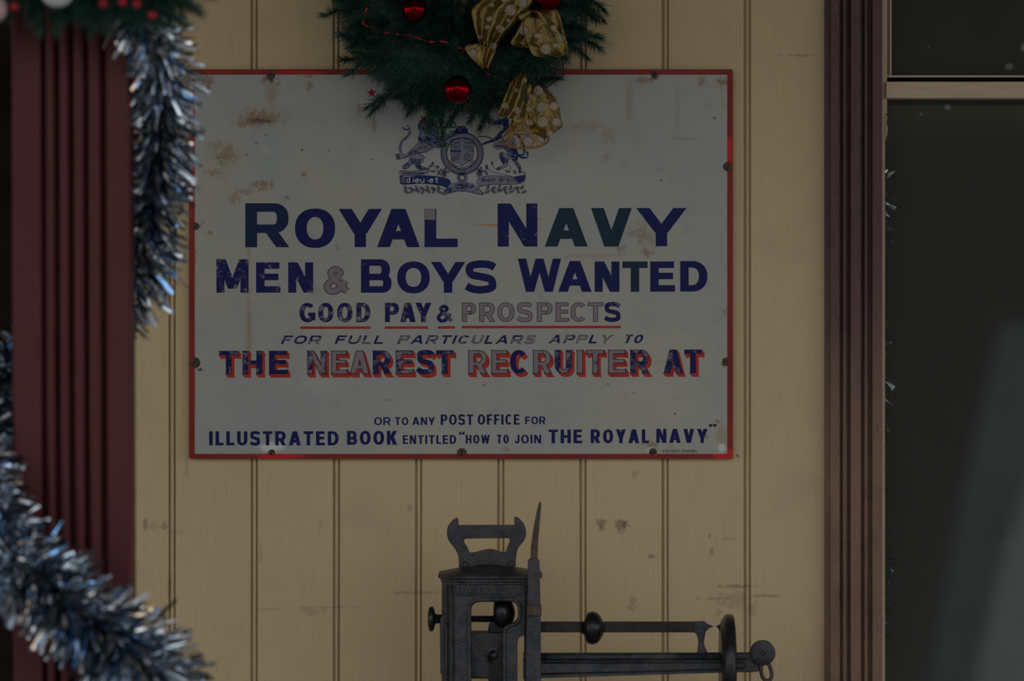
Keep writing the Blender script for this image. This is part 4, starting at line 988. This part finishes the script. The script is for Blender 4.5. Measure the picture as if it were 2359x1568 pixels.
# foliage
def leaf(mb, x, y, a, L=34, tone=md):
    pts = [(x+L*cos(q)*cos(a)-L*.42*sin(q)*sin(a), y+L*cos(q)*sin(a)+L*.42*sin(q)*cos(a)) for q in [2*pi*i/10 for i in range(10)]]
    cpoly(mb, pts, tone, yc); cstroke(cl, pts+[pts[0]], 4, smooth=False); cstroke(cl, [(x-L*.7*cos(a), y-L*.7*sin(a)), (x+L*.7*cos(a), y+L*.7*sin(a))], 4, smooth=False)
for i in range(7):
    leaf(cf, 300+i*68, 975-6*(i % 3), 2.6-.15*i if i % 2 else .5, 34, (.55,0,0)); leaf(cf, 290+i*68, 925+5*(i % 2), .5 if i % 2 else 1.2, 30, (.6,0,0))
    leaf(cf, 1300+i*76, 975-6*(i % 3), -2.6+.15*i if i % 2 else -.4, 34, (.45,0,0)); leaf(cf, 1310+i*70, 918+5*(i % 2), -.5 if i % 2 else -1.2, 30, (.6,0,0))
cstroke(cl, [(260,930),(450,945),(700,940)], 5); cstroke(cl, [(1270,940),(1500,945),(1760,920)], 5)
for (x, y) in [(625,625),(600,660),(690,665),(1360,620),(1295,660),(1290,680),(1440,690)]: leaf(cf, x, y, rc.uniform(0,3), 24, (.5,0,0))
for (x, y, r_) in [(770,730,55),(1210,720,50)]:
    for k in range(5): leaf(cf, x+r_*.5*cos(k*1.25), y+r_*.5*sin(k*1.25), k*1.25, 34, (.6,0,0))
for (x, y) in [(630,720),(700,740),(1290,740),(1550,720),(1640,730),(760,770),(1200,765)]: leaf(cf, x, y, rc.uniform(0,3), 30, (.7,0,0))
cstroke(cl, [(640,640),(680,700),(720,730)], 5); cstroke(cl, [(1360,640),(1390,680),(1420,700)], 5); cstroke(cl, [(1300,670),(1330,710),(1380,730)], 5); cstroke(cl, [(1580,650),(1590,700),(1560,740)], 6)
ring(cf, 990, 800, 62, 34, (.6,0,0), yc); ring(cl, 990, 800, 64, 58, None, YS-.0007); ring(cl, 990, 800, 40, 30, None, YS-.0007); cpoly(cf, [(955,700),(1030,700),(1040,750),(940,750)], (.5,0,0), yc)
cstroke(cl, [(950,705),(1000,715),(1030,705)], 6); cstroke(cl, [(945,735),(990,745),(1035,735)], 6)
for i in range(12): cstroke(cl, [(880+rc.uniform(0,240), 870+rc.uniform(0,60)), (900+rc.uniform(0,240), 880+rc.uniform(0,70))], 5)
for mb, yy in ((cl, YS-.0012), (cp, YS-.0013)):
    for pp in union(STK[id(mb)]): mb.flat([(PX(a, yy), PZ(b_, yy)) for a, b_ in pp], yy)
cf.build('crest', M['crest'], sign); cl.build('crest_lines', M['outline'], sign); cp.build('crest_highlights', M['pale'], sign)
# screws
def screw(px, py, r=.0058, slot=.6):
    c = P(px, py, YS); m = MB(); m.lathe([(-.002,r*1.35),(.0004,r*1.35),(.0006,r),(.0022,r*.9),(.003,r*.55),(.0031,.0001)], c, (0,-1,0), 20)
    s = m.build('screw', M['rusty'], sign, auto=True)
    m = MB(); v = Vector((cos(slot), 0, sin(slot)))*r*.75; w = Vector((-sin(slot), 0, cos(slot)))*.0007
    m.add([c+v+w+Vector((0,-.0033,0)), c+v-w+Vector((0,-.0033,0)), c-v-w+Vector((0,-.0033,0)), c-v+w+Vector((0,-.0033,0)), c+v+w, c+v-w, c-v-w, c-v+w], [(0,1,2,3),(0,4,5,1),(1,5,6,2),(2,6,7,3),(3,7,4,0)])
    m.build('slot', M['dark'], s)
for a in [(624,172,.0056,.2),(1508,170,.0042,1),(1677,384,.0062,1.4),(1672,832,.0048,.3),(448,835,.0072,.9),(450,521,.005,.5),(626,1043,.0045,1.2),(1064,1043,.0062,1.5),(1504,1041,.005,.4)]: screw(*a)

# ------------------------------------------------------------------ platform scale
YF = -.30                                   # front face of the head
K = lambda x, y, d=YF: (PX(x, d), PZ(y, d))
sc = thing('platform_scale', 'old black cast iron platform weighing scale standing in front of the wall', 'scale', (PX(1129,YF), YF+.08, 0))
I = M['iron']
def plate(name, pts, y0, y1, holes=(), mat=None, bevel=.0012, d=None, parent=None):
    m = MB(); dd = d if d is not None else y0
    m.prism([K(a, b_, dd) for a, b_ in pts], y0, y1, [[K(a, b_, dd) for a, b_ in h] for h in holes])
    return m.build(name, mat or I, parent or sc, bevel=bevel)
yh = -.225
hd_out = [(1055,1192.6),(1056.5,1209.5),(1185,1209),(1184.6,1189.8),(1190,1190.5),(1196,1194),(1201.5,1199),(1206,1205),(1210,1212),(1212,1220.7),(1212.5,1229),(1211,1237),(1208.5,1243),(1204.5,1249),(1199,1255),(1194.7,1261),(1191.5,1268),(1189.8,1276),(1188.5,1290),(1187.7,1320),(1057.9,1320),(1057,1300),(1056.5,1286),(1055,1277),(1051.6,1269.8),(1047.5,1263),(1043,1257),(1038,1251.5),(1033.3,1244.5),(1030.5,1237),(1029.4,1229),(1029.6,1221),(1031.2,1213.7),(1034,1208.5),(1037.5,1203.9),(1041.5,1199),(1046,1195.4),(1050.5,1193)]
hd_hole = [(1075.4,1240.3),(1169.4,1239),(1173,1240),(1174.3,1243),(1173.8,1247),(1172.2,1251.6),(1168,1262),(1165.2,1270.5),(1162.5,1271.6),(1159.6,1271.5),(1152,1270),(1145.6,1268),(1134.3,1265),(1127,1264.4),(1120.3,1265.3),(1106.3,1268.4),(1096,1271.3),(1086.6,1273),(1082,1272.6),(1080.3,1270),(1078,1264),(1075.4,1258.6),(1071,1252),(1069,1247.3),(1069.4,1243.5),(1071.5,1241)]
plate('lifting_handle', hd_out, yh-.008, yh+.008, [hd_hole], bevel=.0015)
for x, y in ((1072,1300.5),(1176.5,1299)):
    m = MB(); c = P(x, y, yh-.008); r_ = 8.6*S; m.lathe([(r_*sin(q), r_*cos(q)) for q in [pi/2*i/8 for i in range(9)]], c, (0,-1,0), 20); m.build('rivet', I, sc, smooth=True)
# cap: low hipped roof on a six sided plan
zb = PZ(1333, YF); zt = PZ(1326, YF); za = PZ(1299, YF+.08)
def plan(xl, xr, out, y0, y1):   # front edge xl..xr at y0, splaying by out, back at y1
    a, b_ = PX(xl, YF), PX(xr, YF); e = out*S
    return [(a, y0), (b_, y0), (b_+e, y0+e*1.3), (b_+e, y1), (a-e, y1), (a-e, y0+e*1.3)]
def prism_z(m, pl, z0, z1):
    n = len(pl); m.add([(x, y, z0) for x, y in pl]+[(x, y, z1) for x, y in pl], [tuple(range(n))[::-1], tuple(range(n, 2*n))]+[(i, (i+1) % n, n+(i+1) % n, n+i) for i in range(n)])
cpn = plan(1043, 1215, 33, YF-.006, YF+.15)
m = MB(); prism_z(m, cpn, zb, zt); n = 6
cx, cy = PX(1124, YF), YF+.075
pl1 = [(cx+(x-cx)*.62, cy+(y-cy)*.62) for x, y in cpn]; pl2 = [(cx+(x-cx)*.16, cy+(y-cy)*.16) for x, y in cpn]
z1_ = zt+(za-zt)*.50
m.add([(x, y, zt) for x, y in cpn]+[(x, y, z1_) for x, y in pl1]+[(x, y, za) for x, y in pl2], [(i, (i+1) % n, n+(i+1) % n, n+i) for i in range(n)]+[(n+i, n+(i+1) % n, 2*n+(i+1) % n, 2*n+i) for i in range(n)]+[tuple(range(2*n, 3*n))])
m.build('cap', I, sc, bevel=.002)
m = MB(); prism_z(m, plan(1046.5, 1211, 31, YF-.002, YF+.145), PZ(1341, YF), zb); m.build('cornice', I, sc, bevel=.002)
# front plate with key shaped opening
op = [(1086,1900),(1086,1404),(1088,1396),(1093,1390),(1101,1386.5),(1176,1385),(1184,1387),(1190,1392),(1193,1400),(1193,1420),(1190,1428),(1184,1433),(1174,1436),(1166,1440),(1160,1446),(1158.5,1455),(1158.5,1900)]
plate('front_plate', [(1048,1337),(1210,1337),(1210,1459),(1206,1464),(1197,1467),(1193,1473),(1192,1485),(1192,1960),(1048,1960)], YF, YF+.012, [[(a, b_) for a, b_ in op]])
m = MB(); bead = crom([P(a, b_, YF-.001) for a, b_ in [(1081,1900),(1081,1700),(1081,1500),(1081,1404),(1083.5,1392),(1090,1384.5),(1100,1381.5),(1140,1380.3),(1178,1380),(1188,1383),(1195,1390),(1197.5,1400),(1197.5,1420),(1194,1430),(1187,1436.5),(1177,1440),(1168,1444),(1163.5,1450),(1162.5,1460),(1162.5,1560),(1162.5,1720),(1162.5,1900)]], 6)
m.tube(bead, .0032, 8); m.build('opening_bead', I, sc, smooth=True)
# name band
plate('name_band_rim', [(1046.5,1341),(1209,1341),(1209,1372),(1046.5,1372)], YF-.004, YF, [[(1049,1346),(1206,1346),(1206,1367.5),(1049,1367.5)]], bevel=.0012)
nm = MB(); xx = 1051
for c, w_ in zip('BARTLETT', (16,18,18,17,17,16,17,17)):
    pls = []
    for poly in real(prims(c, w_, 15.5, 4.2, 3.0), 0, w_, 15.5, 1.8):
        pls.append([(xx+a, 1365.3-b_) for a, b_ in poly])
    for tr_ in union(pls): nm.prism([K(a, b_) for a, b_ in tr_], YF-.0035, YF+.001)
    xx += w_+2.4
nm.build('raised_name', I, sc)
# splayed side plates with ribs
for s_ in (-1, 1):
    a = 1048 if s_ < 0 else 1210; b_ = a+s_*31
    ax_, bx = PX(a, YF), PX(b_, YF); yb_ = YF+31*S*1.3
    pl = [(ax_, YF), (bx, yb_), (bx, yb_+.05), (bx-s_*.008, yb_+.05), (bx-s_*.008, yb_+.004), (ax_-s_*.002, YF+.012)]
    if s_ > 0: pl = pl[::-1]
    pl = pl[::-1] if s_ < 0 else pl
    m = MB(); n = len(pl); z0, z1 = PZ(1960, YF), PZ(1339, YF)
    m.add([(x, y, z0) for x, y in pl]+[(x, y, z1) for x, y in pl], [tuple(range(n))[::-1], tuple(range(n, 2*n))]+[(i, (i+1) % n, n+(i+1) % n, n+i) for i in range(n)])
    m.build('side_plate', I, sc, bevel=.001)
    m = MB()
    for f in (.25, .62): 
        p0 = Vector((ax_+(bx-ax_)*f, YF+(yb_-YF)*f-.002, 0)); m.tube([p0+Vector((0,0,z)) for z in (z0, PZ(1700,YF), PZ(1550,YF), z1-.006)], .0028, 6)
    m.build('side_rib', I, sc, smooth=True)
plate('side_boss', [(1013,1425),(1020,1416),(1030,1414),(1040,1420),(1040,1550),(1032,1562),(1020,1560),(1014,1548)], YF+.022, YF+.034, bevel=.003)
plate('inner_block', [(1080,1455),(1168,1455),(1168,1563),(1080,1563)], YF+.03, YF+.075, bevel=.003)
m = MB(); c = P(1139, 1510, YF+.03); m.lathe([(0,.014),(.003,.014),(.004,.010),(.0045,.010),(.008,.006),(.009,.001)], c, (0,-1,0), 24); m.build('pivot_boss', M['black_iron'], sc, auto=True)
plate('inner_dark_web', [(1138,1500),(1160,1480),(1168,1480),(1168,1700),(1125,1700),(1125,1563),(1132,1530)], YF+.022, YF+.032, mat=M['black_iron'])
# balance screw through the head
ys = YF+.040
m = MB(); pr = [(-.0,.0065)]; c0 = P(985, 1425, ys)
m.lathe([(0,.002),(.0005,.012),(.002,.018),(.005,.0208),(.008,.0205),(.0105,.017),(.012,.010),(.014,.0075),(.024,.0072)], c0, (1,0,0), 32); m.build('adjusting_knob', M['black_iron'], sc, smooth=True)
m = MB(); pr = []; 
for i in range(76): pr.append((i*.00155, .0060 if i % 2 else .0047))
m.lathe(pr, P(1016, 1425, ys), (1,0,0), 14); m.build('threaded_rod', M['black_iron'], sc)
m = MB(); m.lathe([(0,.006),(.001,.020),(.004,.026),(.011,.029),(.020,.028),(.028,.024),(.034,.012),(.036,.002)], P(1136,1411,ys+.005), (1,0,0), 32); m.build('balance_weight', M['black_iron'], sc, smooth=True)
m = MB(); m.prism([K(a, b_, ys) for a, b_ in [(1126,1458),(1124,1448),(1127,1436),(1134,1429),(1165,1428),(1168,1458)]], ys-.012, ys+.012); m.build('weight_bracket', M['black_iron'], sc, bevel=.003)
# upright lever with strap
yl = YF-.012
m = MB(); m.prism([K(a, b_, yl) for a, b_ in [(1241,1159),(1243,1156),(1246,1156),(1247,1160),(1246,1175),(1242.5,1215),(1239.5,1250),(1238.5,1290),(1222,1290),(1222.5,1262),(1226,1235),(1231,1205),(1236,1180)]], yl-.006, yl+.006); m.build('lever_tip', M['rusty'], sc, bevel=.002)
m = MB(); m.prism([K(a, b_, yl) for a, b_ in [(1216,1292),(1220,1285),(1239,1285),(1243,1291),(1244,1330),(1246,1440),(1247,1900),(1210,1900),(1211,1560),(1212,1450),(1214,1400),(1215.5,1330)]], yl-.008, yl+.008); m.build('lever', I, sc, bevel=.0022)
m = MB(); m.box((PX(1213,yl), yl-.0105, PZ(1419,yl)), (PX(1247.5,yl), yl+.0105, PZ(1391,yl))); m.build('lever_strap', M['rusty'], sc, bevel=.003)
# graduated beam
yb2 = YF+.012
def bx(name, x0, x1, y0_, y1_, d0, d1, mat=I, bevel=.0015):
    m = MB(); m.box((PX(x0, yb2), d0, PZ(y1_, yb2)), (PX(x1, yb2), d1, PZ(y0_, yb2))); return m.build(name, mat, sc, bevel=bevel)
bx('upper_beam', 1205, 1602, 1431, 1456, yb2-.004, yb2+.004, M['black_iron'])
for i in range(26):
    pass
m = MB()
for i in range(30): m.box((PX(1262+i*11.4, yb2)-.0003, yb2-.0045, PZ(1453 if i % 5 else 1455, yb2)), (PX(1262+i*11.4, yb2)+.0003, yb2-.0038, PZ(1447 if i % 5 else 1440, yb2)))
m.build('upper_gradations', M['rusty'], sc)
plate('beam_end', [(1599,1431),(1624,1431),(1629,1436),(1634,1439.5),(1645,1442),(1638,1445),(1631,1449),(1626,1455),(1624.5,1462),(1622.5,1472),(1622,1480),(1624,1490),(1629,1500),(1636,1510),(1642,1520),(1596,1520),(1604,1508),(1607.5,1498),(1609,1482),(1608,1468),(1604,1460),(1599,1456)], yb2-.007, yb2+.007, bevel=.0015)
plate('lower_beam', [(1205,1504),(1726,1503),(1733,1495),(1770,1500),(1760,1530),(1748,1546),(1735,1548),(1694,1548),(1500,1554),(1300,1560),(1205,1563)], yb2-.007, yb2+.007, bevel=.0018)
m = MB(); m.tube([P(1205,1513,yb2-.007), P(1400,1512.5,yb2-.007), P(1720,1511,yb2-.007)], .0062, 10); m.build('beam_rib', I, sc, smooth=True)
m = MB(); m.tube([P(1248,1526,yb2-.007), P(1700,1525.5,yb2-.007), P(1714,1526,yb2-.007), P(1719,1532,yb2-.007), P(1714,1538,yb2-.007), P(1700,1539,yb2-.007), P(1560,1544,yb2-.007), P(1248,1552,yb2-.007)], .0016, 6); m.build('beam_moulding', M['black_iron'], sc, smooth=True)
for i, x in enumerate((1267,1370,1472,1575)):
    pls = [real([('a',4.5,6,4.5,6,0,360,2.2,2.2,2)],0,9,12), real([('r',0,0,2.8,13)],0,9,13), real([('s',[(1,10.5),(4.5,13),(8,10),(5,6),(1,1.2),(8.5,1.2)],2.2)],0,9,13),
           real([('s',[(1,11),(4.5,13),(8,10),(4,7),(8,4),(4.5,0.8),(1,2.4)],2.2)],0,9,13)][i]
    m = MB()
    for tr_ in union([[(x+a, 1541-b_) for a, b_ in p] for p in pls]): m.prism([(PX(a, yb2), PZ(b_, yb2)) for a, b_ in tr_], yb2-.0088, yb2-.006)
    m.build('raised_numeral', I, sc)
m = MB()
for i in range(21):
    x = 1268+i*20.5; m.box((PX(x, yb2)-.0005, yb2-.0085, PZ(1531.5, yb2)), (PX(x, yb2)+.0005, yb2-.0068, PZ(1527.5, yb2)))
m.build('beam_notches', M['rusty'], sc)
# poises
m = MB(); r_ = S
m.lathe([(0,.006),(.001,.0085),(.006,.011),(.008,.020),(.013,.0255),(.020,.0270),(.027,.0250),(.032,.0200),(.036,.0130),(.038,.0075),(.040,.006)], P(1337,1446,yb2), (1,0,0), 36); m.build('sliding_poise', M['black_iron'], sc, smooth=True)
m = MB(); cy_ = 1530
m.lathe([((1658-1650)*r_,.060),((1659-1650)*r_,.0675),((1661-1650)*r_,.071),((1664-1650)*r_,.0745),((1668-1650)*r_,.0785),((1672-1650)*r_,.0815),((1684-1650)*r_,.0815),((1689-1650)*r_,.078),((1691.5-1650)*r_,.066),((1693.5-1650)*r_,.045),((1695-1650)*r_,.02)], P(1650,cy_,yb2), (1,0,0), 48)
m.build('large_poise', M['black_iron'], sc, smooth=True)
plate('poise_pointer', [(1650,1442),(1657,1439),(1663,1433),(1668,1424),(1672,1424),(1672,1470),(1661,1470),(1659.5,1460),(1656,1450)], yb2-.006, yb2+.006, mat=M['black_iron'], bevel=.001)
m = MB(); c = P(1757.5,1504,yb2-.014); m.lathe([(-.016,.0205),(-.002,.0205),(0,.0200),(.0008,.0185),(.0008,.0045),(-.004,.004)], c, (0,-1,0), 36); o = m.build('end_disc', I, sc, auto=True)
m = MB(); m.tube(crom([P(a, b_, yb2-.010) for a, b_ in [(1760,1522),(1754,1532),(1753.5,1545),(1757,1559),(1765,1567),(1774,1565),(1778,1555),(1776,1542),(1771,1529),(1766,1522)]], 5), .0032, 8); m.build('end_loop', M['rusty'], sc, smooth=True)
# pillar, platform and back rails that carry the head, below the frame
m = MB(); prism_z(m, plan(1052, 1206, 26, YF+.004, YF+.14), .20, PZ(1900, YF)); m.build('pillar', I, sc, bevel=.003)
m = MB(); m.box((PX(1129,YF)-.30, YF-.50, .10), (PX(1129,YF)+.30, YF+.20, .20)); m.build('platform', I, sc, bevel=.008)
for sx_ in (-1, 1):
    for sy_ in (YF-.43, YF+.13):
        m = MB(); m.lathe([(-.022,.048),(-.018,.05),(.018,.05),(.022,.048)], (PX(1129,YF)+sx_*.24, sy_, .05), (1,0,0), 24); m.build('wheel', I, sc, auto=True)
        m = MB(); m.box((PX(1129,YF)+sx_*.24-.012, sy_-.03, .05), (PX(1129,YF)+sx_*.24+.012, sy_+.03, .105)); m.build('axle_bracket', I, sc)
